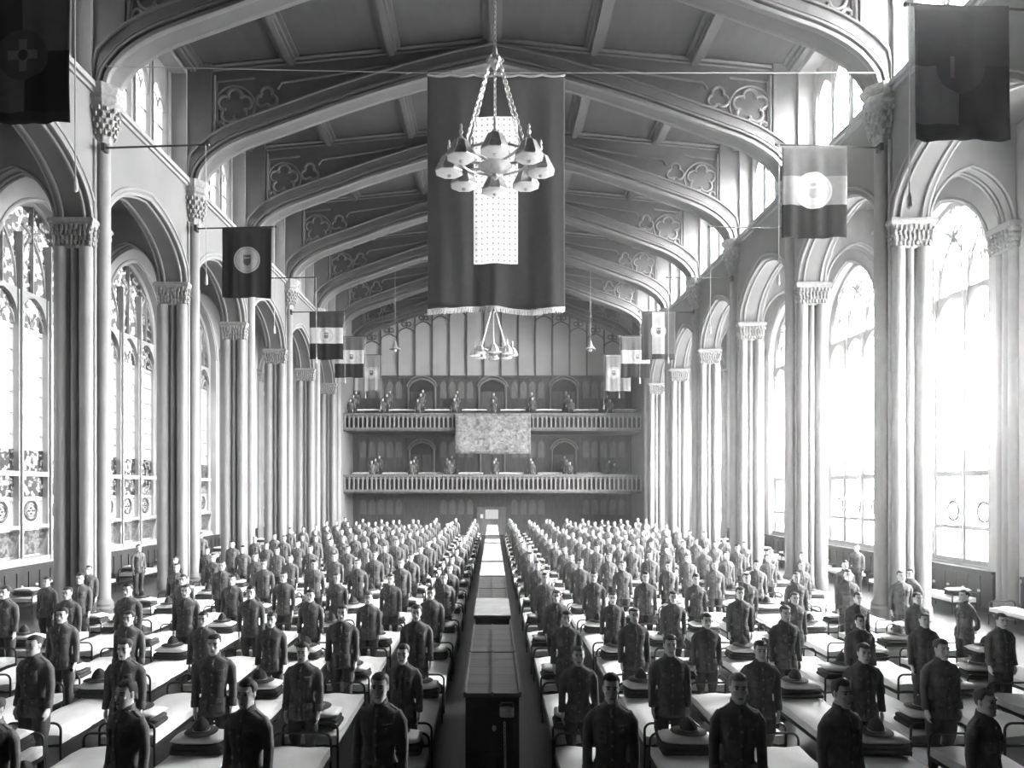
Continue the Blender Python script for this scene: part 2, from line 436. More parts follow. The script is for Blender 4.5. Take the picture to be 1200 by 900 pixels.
# ---------------------------------------------------------------- tall aisle windows
def build_window(s):
    fn = side_fn(s); D = 14.8; w, z0, zs, h = 2.2, 1.3, 10.3, 2.45
    st = MB()
    outline = [(-w, z0)] + arch_pts(0, w, zs, h) + [(w, z0)]
    st.tube([fn(u, z, D) for u, z in outline], .13, 6)
    st.prism([(-w, z0 - .02), (w, z0 - .02), (w, z0 + .14), (-w, z0 + .14)], fn, D - .2, D + .15)
    inside = lambda u, z: abs(u) < w and (z <= zs + h * arch(1 - abs(u) / w))
    for mu in (-.73, .73):
        st.prism([(mu - .1, z0), (mu + .1, z0), (mu + .1, 9.8), (mu - .1, 9.8)], fn, D - .15, D + .15)
        st.prism([(mu - .035, z0), (mu + .035, z0), (mu + .035, 12.2 if False else 11.6), (mu - .035, 11.6)], fn, D - .22, D + .05)
    for a, b in ((4.0, 4.16), (2.34, 2.46)):
        st.prism([(-w, a), (w, a), (w, b), (-w, b)], fn, D - .16, D + .12)
    # heads of the three lights, in two leaves each
    for c in (-1.46, 0, 1.46):
        arch_plate(st, fn, c, .63, 9.0, .72, 9.85, D - .1, D + .1)
        for q in (-.32, .32):
            st.tube([fn(u, z, D) for u, z in arch_pts(c + q, .3, 8.75, .45)], .03, 5)
        st.prism([(c - .02, 9.7), (c + .02, 9.7), (c + .02, zs + h * arch(1 - abs(c) / w)), (c - .02, zs + h * arch(1 - abs(c) / w))], fn, D - .08, D + .08)
    # net tracery of intersecting curves
    for c in (-2.2, -.73, .73, 2.2):
        for sg in (-1, 1):
            pts = []
            for t in range(13):
                q = 1.46 * t / 12
                u = c + sg * q * .8; z = 9.8 + 2.6 * arch(t / 12) * .82
                if inside(u, z - .03): pts.append(fn(u, z, D))
            if len(pts) > 2: st.tube(pts, .05, 5)
    for (u, z, r) in ((0, 11.75, .3), (-.73, 10.75, .26), (.73, 10.75, .26), (-1.45, 10.75, .2), (1.45, 10.75, .2)):
        for q in range(4):
            a = PI / 4 + q * PI / 2
            cu, cz = u + r * .5 * math.cos(a), z + r * .5 * math.sin(a)
            st.tube([fn(cu + r * .5 * math.cos(t), cz + r * .5 * math.sin(t), D) for t in (2 * PI * i / 10 for i in range(10))], .025, 4, closed=True)
    # saddle bars
    for z in (5.3, 5.95, 6.6, 7.25, 7.9, 8.55, 3.2):
        st.prism([(-w, z), (w, z), (w, z + .025), (-w, z + .025)], fn, D + .05, D + .08, 1)
    root = tag(link('window', st.mesh('window', ['limestone', 'lead'])), kind='structure')
    def pane(name, m, a, b):
        p = MB(); p.prism([(-w, a), (w, a), (w, b), (-w, b)], fn, D + .02, D + .035); part(name, p, m, root, 0)
    pane('clear_pane', 'clear_glass', 4.85, 8.7)
    pane('stained_band', 'banded_glass', 4.16, 4.84)
    pane('stained_panel', 'stained_glass', 3.35, 4.0)
    pane('lower_pane', 'clear_glass', 2.46, 3.34)
    p = MB(); lo = [(-w, 8.71), (w, 8.71)]
    hd = arch_pts(0, w, zs, h); p.strip([(u, 8.71) for u, z in hd], hd, fn, D + .02, D + .035); part('tracery_pane', p, 'stained_glass', root, 0)
    for c in (-1.46, 0, 1.46):
        r = MB()
        for rad, tk in ((.3, .05), (.2, .02)):
            r.tube([fn(c + rad * math.cos(t), 2.9 + rad * math.sin(t), D + .0) for t in (2 * PI * i / 20 for i in range(20))], tk, 6, closed=True)
        for i in range(4):
            a = PI / 2 * i; r.ball(fn(c + .09 * math.cos(a), 2.9 + .09 * math.sin(a), D), .05, 6)
        part('roundel', r, 'lead', root)
        hp = MB()
        hp.prism([(c - .6, 1.5), (c + .6, 1.5), (c + .6, 2.3), (c - .6, 2.3)], lambda u, z, d: (s * (d - .28 * (z - 1.5)), u, z), D + .02, D + .04)
        part('hopper_pane', hp, 'hopper_glass', root, 0)
    return root
wn = 1
PORTALS = []
for s, nm in SIDES:
    w0 = None
    for k in range(-1, 5):
        c = (YK[k] + YK[k + 1]) / 2
        if w0 is None: w0 = build_window(s); w0.location = (0, c, 0); o = w0
        else: o = dup(w0, (0, c, 0))
        o.name = 'window_%d' % wn; wn += 1
        PORTALS.append((s * 15.15, c, 6.9, 4.3, 11.2, s))

# ---------------------------------------------------------------- clerestory windows
def build_clerestory(s):
    fn = side_fn(s); D = 11.6; w = BAY / 2 - .42; z0, z1 = STR_Z + .1, 18.45
    st = MB()
    st.prism([(-w, z0), (-w + .22, z0), (-w + .22, z1), (-w, z1)], fn, D - .12, D + .2)
    st.prism([(w - .22, z0), (w, z0), (w, z1), (w - .22, z1)], fn, D - .12, D + .2)
    st.prism([(-w, z0), (w, z0), (w, z0 + .14), (-w, z0 + .14)], fn, D - .18, D + .2)
    cs = [-1.85, -.64, .64, 1.85]
    for c in cs: arch_plate(st, fn, c, .46 if abs(c) > 1 else .46, 17.0, .75, z1, D - .08, D + .1)
    edges = [(-w + .22, -2.31), (-1.39, -1.10), (-.18, .18), (1.10, 1.39), (2.31, w - .22)]
    for a, b in edges:
        st.prism([(a, z0), (b, z0), (b, z1), (a, z1)], fn, D - .1, D + .12)
        st.prism([((a + b) / 2 - .03, z0), ((a + b) / 2 + .03, z0), ((a + b) / 2 + .03, z1), ((a + b) / 2 - .03, z1)], fn, D - .16, D + .12)
    for c in cs:
        for q in (-.23, .23): st.tube([fn(u, z, D) for u, z in arch_pts(c + q, .22, 16.85, .4)], .03, 5)
    for z in (15.5, 16.25): st.prism([(-w, z), (w, z), (w, z + .03), (-w, z + .03)], fn, D + .02, D + .06, 1)
    root = tag(link('window', st.mesh('window', ['limestone', 'lead'])), kind='structure')
    p = MB(); p.prism([(-w, z0), (w, z0), (w, z1), (-w, z1)], fn, D + .03, D + .045); part('clear_pane', p, 'clear_glass', root, 0)
    return root
for s, nm in SIDES:
    w0 = None
    for k in range(-1, 5):
        c = (YK[k] + YK[k + 1]) / 2
        if w0 is None: w0 = build_clerestory(s); w0.location = (0, c, 0); o = w0
        else: o = dup(w0, (0, c, 0))
        o.name = 'window_%d' % wn; wn += 1
        PORTALS.append((s * 11.93, c, 16.65, 5.2, 3.5, s))

# ---------------------------------------------------------------- roof
mb = MB()
for sg in (-1, 1):
    mb.add([(0, -2.2, RIDGE), (sg * 12.2, -2.2, roof_z(FACE) - .12), (sg * 12.2, END_Y + .3, roof_z(FACE) - .12), (0, END_Y + .3, RIDGE),
            (0, -2.2, RIDGE + .3), (sg * 12.2, -2.2, EAVE + .3), (sg * 12.2, END_Y + .3, EAVE + .3), (0, END_Y + .3, RIDGE + .3)],
           [(0, 1, 2, 3), (4, 7, 6, 5), (0, 4, 5, 1), (3, 2, 6, 7), (1, 5, 6, 2)])
ceil = struct('ceiling', mb, 'roof_panel', smooth=0)
for X in (-10.75, -7.3, -3.65, 0, 3.65, 7.3, 10.75):
    m_ = MB(); z = roof_z(X)
    m_.box(X - .2, X + .2, -2.2, END_Y, z - .2, z + .03); m_.box(X - .1, X + .1, -2.2, END_Y, z - .3, z - .2)
    for e in (-.27, .27): m_.box(X + e - .07, X + e + .07, -2.2, END_Y, roof_z(X + e) - .08, roof_z(X + e) + .03)
    part('purlin', m_, 'roof_beam', ceil)
INTR = [(10.55, 14.66), (10.47, 14.95), (10.3, 15.2), (10.05, 15.48), (9.7, 15.74), (9.3, 15.97), (8.88, 16.16), (7.8, 16.55), (6.6, 16.98), (5.48, 17.38), (4.0, 17.86), (2.4, 18.32), (1.2, 18.62), (0, 18.88)]
def build_beam():
    yfn = lambda u, z, d: (u, d, z)
    rib = MB(); web = MB(); mo = MB(); tc = MB()
    def offs(o):
        out = []
        P = INTR
        for i, (x, z) in enumerate(P):
            a = P[max(i - 1, 0)]; b = P[min(i + 1, len(P) - 1)]
            dx, dz = b[0] - a[0], b[1] - a[1]; L = math.hypot(dx, dz)
            if i == len(P) - 1: dx, dz, L = -1, 0, 1
            if i == 0: dx, dz, L = 0, 1, 1
            nx, nz = dz / L, -dx / L
            out.append((min(x + nx * o, FACE - .02), z + nz * o))
        return out
    for sg in (-1, 1):
        I = [(sg * x, z) for x, z in INTR]; E = [(sg * x, min(z, roof_z(x) - .05)) for x, z in offs(.72)]
        rib.strip(I, E, yfn, -.3, .3)
        T = [(x, roof_z(x) + .02) for x, z in E]
        web.strip(E, T, yfn, -.12, .12)
        rib.box(*sorted((sg * 10.1, sg * FACE)), -.3, .3, 15.6, roof_z(10.5))      # wall post
        for d in (-1, 1):
            for o, r in ((.05, .10), (.26, .065), (.36, .03), (.7, .05)):
                mo.tube([(sg * x, d * .32, z) for x, z in offs(o)], r, 6)
            for o, r in ((.05, .07), (.2, .04)):     # cornice where the web meets the ceiling
                mo.tube([(sg * x, d * (.12 + r * .6), roof_z(x) - o - .02) for x in (0, 5, 10.1)], r, 6)
            mo.tube([(sg * 10.02, d * .2, 15.9), (sg * 10.02, d * .2, 18.5)], .06, 6)
            # spandrel tracery: five-lobed rosette, three-lobed one beside it, long panel bead
            y = d * .14
            def lobes(cx, cz, rr, lr, n, a0):
                for q in range(n):
                    a = a0 + 2 * PI * q / n
                    ox, oz = cx + rr * math.cos(a), cz + rr * math.sin(a)
                    half = PI / 2 + .45
                    tc.tube([(sg * (ox + lr * math.cos(t)), y, oz + lr * math.sin(t)) for t in (a - half + 2 * half * i / 10 for i in range(11))], .062, 8)
            lobes(9.3, 17.42, .38, .25, 5, PI / 2)
            tc.tube([(sg * (9.3 + .74 * math.cos(t)), y, 17.42 + .74 * math.sin(t)) for t in (PI * .1 + PI * 1.5 * i / 16 for i in range(17))], .04, 6)
            lobes(8.15, 17.72, .2, .2, 3, PI / 2)
            lobes(9.78, 16.62, .1, .13, 2, PI / 2)
            tc.tube([(sg * 7.75, y, 18.05), (sg * 7.6, y, 18.28), (sg * 5.4, y, 18.62), (sg * 3.6, y, 18.95)], .045, 6)
            tc.tube([(sg * 9.95, y, 16.4), (sg * 9.95, y, 18.3), (sg * 8.6, y, 18.45)], .045, 6)
    root = tag(link('beam', rib.mesh('beam', 'roof_beam')), kind='structure')
    part('spandrel_web', web, 'roof_panel', root); part('moulding', mo, 'roof_moulding', root, 60); part('tracery', tc, 'roof_moulding', root, 60)
    return root
b0 = build_beam(); b0.location = (0, YK[-1], 0)
for k in range(0, 7): dup(b0, (0, YK[k] - (.32 if k == 6 else 0), 0))

# ---------------------------------------------------------------- near wall (behind the camera) and far wall
mb = MB(); mb.box(-12, 12, -2.4, -2.0, 0, RIDGE + .3); struct('wall_near', mb, 'dark_oak')
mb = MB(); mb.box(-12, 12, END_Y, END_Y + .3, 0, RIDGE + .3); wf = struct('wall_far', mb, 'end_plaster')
yfn = lambda u, z, d: (u, d, z)
mul = MB(); cus = MB()
px0 = 1.35
def arch_z(x):
    x = abs(x)
    for (xa, za), (xb, zb) in zip(INTR, INTR[1:]):
        if xb <= x <= xa: return za + (zb - za) * (xa - x) / max(xa - xb, 1e-6)
    return INTR[0][1]
for i in range(-8, 8):
    X = (i + .5) * px0
    top = arch_z(X) - .1
    if abs(X) > 10.3: continue
    mul.box(X - .06, X + .06, END_Y - .12, END_Y, 12.45, top)
    if i < 7:
        c = X + px0 / 2; tz = arch_z(c) - .1; h = .85
        if abs(c) < 10:
            for sg in (-1, 1):
                # trefoil headed panel
                cus.tube([(c + sg * px0 / 2, END_Y - .06, tz - h * 1.25), (c + sg * px0 * .42, END_Y - .06, tz - h * .95), (c + sg * px0 * .22, END_Y - .06, tz - h * .75), (c, END_Y - .06, tz - h * .62)], .05, 6)
                cus.tube([(c + sg * .2 + .17 * math.cos(t), END_Y - .06, tz - h * .3 + .17 * math.sin(t)) for t in (2 * PI * q / 10 for q in range(10))], .045, 6, closed=True)
            cus.box(c - .045, c + .045, END_Y - .1, END_Y, tz - h * .65, tz + .1)
part('mullion', mul, 'dark_oak', wf); part('cusped_tracery', cus, 'dark_oak', wf)
# dark panelling of the three storeys
pan = MB(); pale = MB()
def panelling(z0, z1, mi_gap=1.0):
    pan.box(-10.95, 10.95, END_Y - .06, END_Y, z0, z1)
    pan.box(-10.95, 10.95, END_Y - .2, END_Y, z1 - .12, z1 + .06)
    for i in range(-15, 16):
        X = i * .7
        if min(abs(X - d) for d in (-5.55, 0, 5.6)) < 1.25: continue
        pan.box(X - .05, X + .05, END_Y - .12, END_Y - .06, z0, z1 - .1)
        c = X + .35
        if min(abs(c - d) for d in (-5.55, 0, 5.6)) < 1.5 or abs(c) > 10.6: continue
        a = arch_pts(c, .24, z1 - .75, .35)
        pale.strip([(u, z0 + (z1 - z0) * .5) for u, z in a], a, yfn, END_Y - .075, END_Y - .055)
        pan.tube([(u, END_Y - .08, z) for u, z in arch_pts(c, .27, z1 - .75, .4)], .03, 5)
panelling(9.0, 12.45); panelling(4.4, 7.75); panelling(0, 3.2)
pn = part('panelling', pan, 'dark_oak', wf); part('panel_inset', pale, 'mid_oak', wf)
dn = 1
def door(X, z0, zt, w, big=True):
    global dn
    d = MB()
    d.box(X - w, X + w, END_Y - .1, END_Y - .04, z0, zt - .5)
    a = arch_pts(X, w, zt - .75, .75)
    d.strip([(u, z0 + .1) for u, z in a], a, yfn, END_Y - .13, END_Y - .05)
    o = struct('door_%d' % dn, d, 'black_oak'); dn += 1
    fr = MB()
    fr.tube([(X - w, END_Y - .16, z0)] + [(u, END_Y - .16, z) for u, z in a] + [(X + w, END_Y - .16, z0)], .09, 6)
    fr.tube([(u, END_Y - .26, z + .1) for u, z in arch_pts(X, w + .12, zt - .72, .82)], .07, 6)
    part('frame', fr, 'mid_oak', o)
    lf = MB()
    for sg in (-1, 1):
        lf.box(*sorted((X + sg * .06, X + sg * (w - .15))), END_Y - .16, END_Y - .12, z0 + .15, zt - 1.0)
    part('leaf', lf, 'dark_oak', o)
    return o
for X in (-5.55, 0, 5.6):
    door(X, 9.5, 12.25, 1.05)
    door(X, 4.4, 7.3, .95)
# ground-floor door at the end of the centre aisle with a pale notice
dm = MB(); dm.box(-1.1, 0.95, END_Y - .2, END_Y - .05, 0, 2.05); dm.box(-1.2, -1.08, END_Y - .26, END_Y, 0, 2.15); dm.box(.93, 1.05, END_Y - .26, END_Y, 0, 2.15); dm.box(-1.2, 1.05, END_Y - .26, END_Y, 2.03, 2.18)
gd = struct('door_%d' % dn, dm, 'mid_oak')
nt_ = MB(); nt_.box(-.55, .45, END_Y - .24, END_Y - .2, 1.25, 1.98); part('notice', nt_, 'paper', gd)
nt_ = MB(); nt_.box(-.95, -.72, END_Y - .24, END_Y - .2, 1.3, 1.62); part('notice', nt_, 'paper', gd)

# ---------------------------------------------------------------- galleries
GY = 53.3
def gallery(z_under, z_top, steps, name):
    sl = MB()
    sl.box(-10.95, 10.95, GY + .25, END_Y - .1, z_under, steps[0])
    n = len(steps)
    for i, z in enumerate(steps[1:], 1):
        sl.box(-10.95, 10.95, GY + .25 + 1.2 * i, END_Y - .1, steps[i - 1], z)
    sl.box(-10.95, 10.95, GY - .05, GY + .3, z_under, z_under + .18)
    o = tag(link(name, sl.mesh(name, 'dark_oak', 0)), kind='structure')
    rl = MB()
    rl.box(-10.95, 10.95, GY - .08, GY + .22, z_top - .13, z_top); rl.box(-10.95, 10.95, GY - .02, GY + .18, z_top - .2, z_top - .13)
    rl.box(-10.95, 10.95, GY - .08, GY + .2, z_under + .12, z_under + .26)
    part('rail', rl, 'mid_oak', o)
    bl = MB(); k = int(21.8 / .33)
    for i in range(k + 1):
        X = -10.85 + .33 * i
        bl.box(X - .05, X + .05, GY + .0, GY + .12, z_under + .26, z_top - .2)
        bl.tube([(u, GY + .05, z) for u, z in arch_pts(X + .165, .115, z_top - .42, .16)], .025, 5)
    part('baluster', bl, 'rail_oak', o)
    bk = MB(); bk.box(-10.95, 10.95, GY + .2, GY + .26, z_under + .15, z_top - .15); part('backing', bk, 'black_oak', o)
    return o
UP = (8.68, 9.15, 9.6); LOW = (3.92, 4.16, 4.4)
gallery(7.85, 9.17, UP, 'balcony_slab'); gallery(3.3, 4.67, LOW, 'balcony_slab')

# ---------------------------------------------------------------- people
HEAD = [  # z, half width, front y, back y
    (1.500, .030, -.078, -.020), (1.512, .043, -.092, .000), (1.530, .052, -.097, .022), (1.552, .059, -.095, .050), (1.580, .065, -.091, .072),
    (1.607, .069, -.088, .082), (1.632, .0715, -.086, .089), (1.658, .074, -.090, .093), (1.684, .074, -.084, .091), (1.708, .066, -.064, .078), (1.728, .046, -.034, .052), (1.740, .014, .002, .018)]
def head_pt(z, a, grow=0.0, wide=1.0):
    for p, q in zip(HEAD, HEAD[1:]):
        if z <= q[0] or q is HEAD[-1]:
            t = max(0, min(1, (z - p[0]) / (q[0] - p[0]))); break
    w, f, b = (p[i] + (q[i] - p[i]) * t for i in (1, 2, 3))
    w *= wide
    cy, ry = (f + b) / 2, (b - f) / 2
    c, s_ = math.cos(a), math.sin(a)
    e = 0.86
    return ((w + grow) * math.copysign(abs(c) ** e, c), cy + (ry + grow) * math.copysign(abs(s_) ** e, s_), z)
def ring(cx, cy, rx, ry, z, n=20, e=.85):
    out = []
    for k in range(n):
        a = 2 * PI * k / n; c, s_ = math.cos(a), math.sin(a)
        out.append((cx + rx * math.copysign(abs(c) ** e, c), cy + ry * math.copysign(abs(s_) ** e, s_), z))
    return out
def evaluated(me, mods):
    """bake modifiers into a new mesh"""
    o = bpy.data.objects.new('bake', me); COL.objects.link(o)
    for typ, kw in mods:
        m = o.modifiers.new(typ, typ)
        for k, v in kw.items(): setattr(m, k, v)
    dg = bpy.context.evaluated_depsgraph_get(); dg.update()
    out = bpy.data.meshes.new_from_object(o.evaluated_get(dg))
    bpy.data.objects.remove(o); bpy.data.meshes.remove(me)
    return out
def remeshed(mb, mats, voxel, faces, it=2, name='surface'):
    me = mb.mesh(name, mats, 0)
    me = evaluated(me, [('REMESH', dict(mode='VOXEL', voxel_size=voxel)), ('SMOOTH', dict(factor=.5, iterations=it))])
    r = faces / max(len(me.polygons) * 2, 1)
    if r < 1: me = evaluated(me, [('DECIMATE', dict(ratio=r))])
    me.name = name
    me.materials.clear()
    for m in (mats if isinstance(mats, (list, tuple)) else [mats]): me.materials.append(MAT[m])
    me.polygons.foreach_set('use_smooth', [True] * len(me.polygons)); me.update()
    return me
ARM = [((.160, .012, 1.412), .05), ((.194, .015, 1.33), .046), ((.213, .022, 1.15), .036), ((.217, .0, 1.0), .034), ((.213, -.025, .885), .027)]
def arm_pts(pose, s):
    if pose == 'side': return [((s * x, y, z), r) for (x, y, z), r in ARM]
    if pose == 'behind':     # hands clasped behind the back
        return [((s * .145, .012, 1.405), .05), ((s * .185, .03, 1.32), .047), ((s * .235, .09, 1.15), .04), ((s * .17, .15, 1.03), .036), ((s * .07, .17, .97), .027)]
def hand(mb, s, base, down, inward, fwd):
    """palm, four bent fingers of unequal length, thumb from the side of the palm"""
    b, d, i, f = (Vector(v) for v in (base, down, inward, fwd))
    d.normalize(); i.normalize(); f.normalize()
    def sec(p, hw, ht):
        return [p + f * hw * math.cos(t) + i * ht * math.sin(t) for t in (2 * PI * k / 10 for k in range(10))]
    mb.loft([sec(b - d * .02, .025, .02), sec(b + d * .01, .03, .018), sec(b + d * .05, .042, .017), sec(b + d * .085, .042, .015), sec(b + d * .098, .036, .012)])
    for q, (o, L) in enumerate(((.031, .072), (.0105, .08), (-.0105, .075), (-.030, .058))):
        p0 = b + d * .085 + f * o
        p1 = p0 + d * L * .45 + i * .006; p2 = p1 + d * L * .32 + i * .014; p3 = p2 + d * L * .2 + i * .018
        mb.tube([p0 - d * .02, p0, p1, p2, p3], [.0095, .0095, .009, .0082, .006], 8)
    t0 = b + d * .02 + f * .03
    mb.tube([t0 - d * .01 - f * .008, t0 + f * .014 + d * .02, t0 + f * .024 + d * .048 + i * .006, t0 + f * .022 + d * .072 + i * .012], [.012, .012, .0105, .008], 8)
def body_mesh(wide, pose, faces, seed):
    mb = MB()
    n = 28
    rings = [[head_pt(z, 2 * PI * k / n, 0, wide) for k in range(n)] for z in [1.500, 1.507, 1.518, 1.53, 1.545, 1.56, 1.58, 1.6, 1.62, 1.64, 1.66, 1.68, 1.7, 1.715, 1.728, 1.736, 1.741]]
    mb.loft(rings)
    # nose, brow, cheeks, lips, chin, ears
    mb.loft([[(.012, -.075, 1.648), (-.012, -.075, 1.648), (-.006, -.093, 1.648), (.006, -.093, 1.648)],
             [(.014, -.075, 1.615), (-.014, -.075, 1.615), (-.006, -.106, 1.612), (.006, -.106, 1.612)],
             [(.019, -.075, 1.588), (-.019, -.075, 1.588), (-.009, -.119, 1.588), (.009, -.119, 1.588)],
             [(.017, -.075, 1.575), (-.017, -.075, 1.575), (-.009, -.108, 1.574), (.009, -.108, 1.574)]])
    for s in (-1, 1):
        mb.ball((s * .034, -.082, 1.652), (.024, .014, .008), 10); mb.ball((s * .043 * wide, -.068, 1.603), (.022, .02, .018), 10)
        mb.ball((s * .031, -.080, 1.632), (.012, .009, .008), 8)
        mb.ball((s * .0735 * wide, .008, 1.618), (.010, .017, .032), 10)
        mb.ball((s * .012, -.096, 1.583), (.010, .012, .008), 8)
    mb.ball((0, -.094, 1.557), (.024, .010, .0065), 10); mb.ball((0, -.093, 1.547), (.020, .010, .0065), 10); mb.ball((0, -.090, 1.522), (.024, .014, .016), 10)
    mb.loft([ring(0, .012, .058, .06, z, 16) for z in (1.44, 1.5)] + [ring(0, .006, .055, .058, 1.55, 16), ring(0, .01, .05, .05, 1.59, 16)])
    tor = [(.80, .14, .09, 0), (.90, .142, .10, .01), (1.05, .112, .088, 0), (1.2, .122, .10, 0), (1.30, .135, .10, .005), (1.37, .125, .08, .01), (1.42, .085, .06, .012), (1.46, .05, .05, .012)]
    mb.loft([ring(0, cy, rx, ry, z, 20) for z, rx, ry, cy in tor])
    for s in (-1, 1):
        A = arm_pts(pose, s)
        mb.tube([(s * .11, .012, 1.34)] + [(p if q else (p[0], p[1], p[2] - .06)) for q, (p, r) in enumerate(A)], [.03, .036] + [r * .86 for p, r in A[1:-1]] + [.026], 12)
        w = Vector(A[-1][0]); d = (w - Vector(A[-2][0])).normalized()
        if pose == 'side': hand(mb, s, w, (0, -.12, -1), (-s, 0, 0), (0, -1, -.12))
        else: hand(mb, s, w, (-s * .9, .1, -.5), (0, 1 if s > 0 else .6, .1), (0, .1, -1))
        mb.tube([(s * .085, .0, .88), (s * .095, -.004, .5), (s * .092, .018, .28), (s * .094, .02, .09)], [.08, .052, .05, .036], 12)
        mb.tube([(s * .094, .045, .05), (s * .1, -.03, .045), (s * .11, -.13, .035), (s * .112, -.165, .03)], [.032, .036, .032, .02], 10)
    return remeshed(mb, 'skin', .0058, faces, 1, 'person')
def tunic_mesh(pose, faces, det):
    mb = MB()
    tor = [(.785, .182, .150, .005), (.80, .184, .152, .005), (.92, .172, .142, .008), (1.03, .142, .122, .004), (1.09, .139, .122, .002), (1.2, .154, .134, 0), (1.31, .172, .137, .002), (1.38, .186, .121, .008), (1.422, .170, .102, .012), (1.455, .120, .086, .012), (1.49, .072, .072, .01)]
    mb.loft([ring(0, cy, rx, ry, z, 28) for z, rx, ry, cy in tor])
    for s in (-1, 1):
        A = arm_pts(pose, s)
        rr = [.04, .052, .060, .049, .046, .045]
        mb.tube([(s * .09, .012, 1.395)] + [(p if q else (p[0], p[1], p[2] - .018)) for q, (p, r) in enumerate(A)], rr, 14)
        w = Vector(A[-1][0])
    me = remeshed(mb, 'tunic_wool', .010, faces, 3, 'tunic')
    if not det: return me
    bm = bmesh.new(); bm.from_mesh(me); tree = BVHTree.FromBMesh(bm); bm.free()
    ex = MB()
    def patch(x0, x1, z0, z1, lift, nu=4, nv=4, pointed=0.0, back=False):
        sg = 1 if back else -1
        top, bot = [], []
        for j in range(nv + 1):
            for i in range(nu + 1):
                u = i / nu; x = x0 + (x1 - x0) * u; z = z0 + (z1 - z0) * j / nv
                if j == 0: z -= pointed * (1 - abs(2 * u - 1))
                hit = tree.ray_cast(Vector((x, sg * .5, z)), Vector((0, -sg, 0)))[0]
                if hit is None: return
                top.append((x, hit.y + sg * lift, z)); bot.append((x, hit.y - sg * .01, z))
        W_ = nu + 1; n = len(top)
        fs = [(j * W_ + i, j * W_ + i + 1, (j + 1) * W_ + i + 1, (j + 1) * W_ + i) for j in range(nv) for i in range(nu)]
        ed = [i for i in range(nu)] + [j * W_ + nu for j in range(nv)] + [nv * W_ + i for i in range(nu, 0, -1)] + [j * W_ for j in range(nv, 0, -1)]
        fs += [(ed[q], ed[(q + 1) % len(ed)], n + ed[(q + 1) % len(ed)], n + ed[q]) for q in range(len(ed))]
        ex.add(top + bot, fs, 0)
    for s in (-1, 1):
        a, b = sorted((s * .05, s * .135)); patch(a, b, 1.195, 1.33, .011); patch(a, b, 1.29, 1.342, .021, pointed=.022)
        a, b = sorted((s * .045, s * .142)); patch(a, b, .82, .985, .014); patch(a, b, .945, 1.0, .026, pointed=.022)
    patch(-.018, .018, .80, 1.46, .006, 2, 12)
    for z in (.93, 1.05, 1.17, 1.29, 1.41):
        h = tree.ray_cast(Vector((0, -.5, z)), Vector((0, 1, 0)))[0]
        if h: ex.ball((0, h.y - .009, z), (.012, .008, .012), 8, 1)
    for s in (-1, 1):
        for z in (1.312, .968):
            h = tree.ray_cast(Vector((s * .094, -.5, z)), Vector((0, 1, 0)))[0]
            if h: ex.ball((s * .094, h.y - .024, z), (.008, .006, .008), 6, 1)
        st_ = [tree.ray_cast(Vector((s * x, .014, 2)), Vector((0, 0, -1)))[0] for x in (.085, .11, .135, .16)]
        if all(st_): ex.loft([[(p.x, .014 + .021 * u, p.z + w_ - .25 * abs(u) * .02) for u, w_ in ((-1, .0), (-1, .008), (1, .008), (1, .0))] for p in st_])
        A = arm_pts(pose, s); w, e = Vector(A[-1][0]), Vector(A[-2][0]); d = (w - e).normalized()
        ex.tube([w - d * .085, w - d * .08, w - d * .01, w + d * .004], [.047, .0505, .0505, .043], 12)
    # standing collar with an opening at the front
    for zz, r in ((1.475, .071), (1.53, .0645)):
        pass
    def col(z, r): return [(r * math.cos(a), .012 + r * 1.02 * math.sin(a), z + .012 * math.sin(a)) for a in (-PI / 2 + .12 + (2 * PI - .24) * k / 20 for k in range(21))]
    ex.loft([col(1.47, .076), col(1.53, .0655), col(1.53, .0605), col(1.47, .068)], cap=False, closed=False)
    for s in (-1, 1): ex.ball((s * .03, -.058, 1.502), (.009, .005, .009), 6, 1)
    em = ex.mesh('tunic_extra', ['tunic_wool', 'button_metal'], 180)
    bm = bmesh.new(); bm.from_mesh(me); bm.from_mesh(em); out = bpy.data.meshes.new('tunic'); bm.to_mesh(out); bm.free()
    for m in ('tunic_wool', 'button_metal'): out.materials.append(MAT[m])
    out.polygons.foreach_set('use_smooth', [True] * len(out.polygons))
    return out
def breeches_mesh(faces):
    mb = MB()
    mb.loft([ring(0, .006, rx, ry, z, 20) for z, rx, ry in ((.78, .175, .13), (.86, .18, .132), (1.0, .16, .115))])
    for s in (-1, 1):
        mb.loft([ring(s * x, y, rx, ry, z, 16, .95) for z, x, y, rx, ry in ((.90, .088, .005, .092, .115), (.78, .094, .005, .092, .108), (.62, .104, .002, .088, .092), (.52, .1, 0, .070, .078), (.45, .095, .002, .058, .066), (.40, .093, .008, .056, .062))])
    return remeshed(mb, 'breeches_wool', .014, faces, 2, 'breeches')
def legging_mesh(s, n=10):
    mb = MB()
    mb.loft([ring(s * .093, y, rx, ry, z, n, 1) for z, y, rx, ry in ((.455, .004, .063, .068), (.40, .01, .064, .068), (.32, .02, .064, .068), (.2, .02, .054, .058), (.12, .018, .05, .056), (.075, .012, .054, .066))])
    if n > 8:
        for z in (.14, .2, .26, .32, .38): mb.ball((s * .152, .015, z), (.006, .008, .008), 6)
    return mb.mesh('legging', 'legging_canvas', 60)
def boot_mesh(s, n=10):
    mb = MB(); x = s * .1
    mb.loft([[(x + hw * math.cos(t) , yc + hl * math.sin(t), z) for t in (2 * PI * k / n for k in range(n))] for z, hw, hl, yc in ((0, .046, .148, -.055), (.022, .05, .152, -.055), (.05, .05, .145, -.05), (.075, .047, .105, -.015), (.11, .046, .062, .018), (.14, .048, .058, .018))])
    return mb.mesh('boot', 'boot_leather', 60)
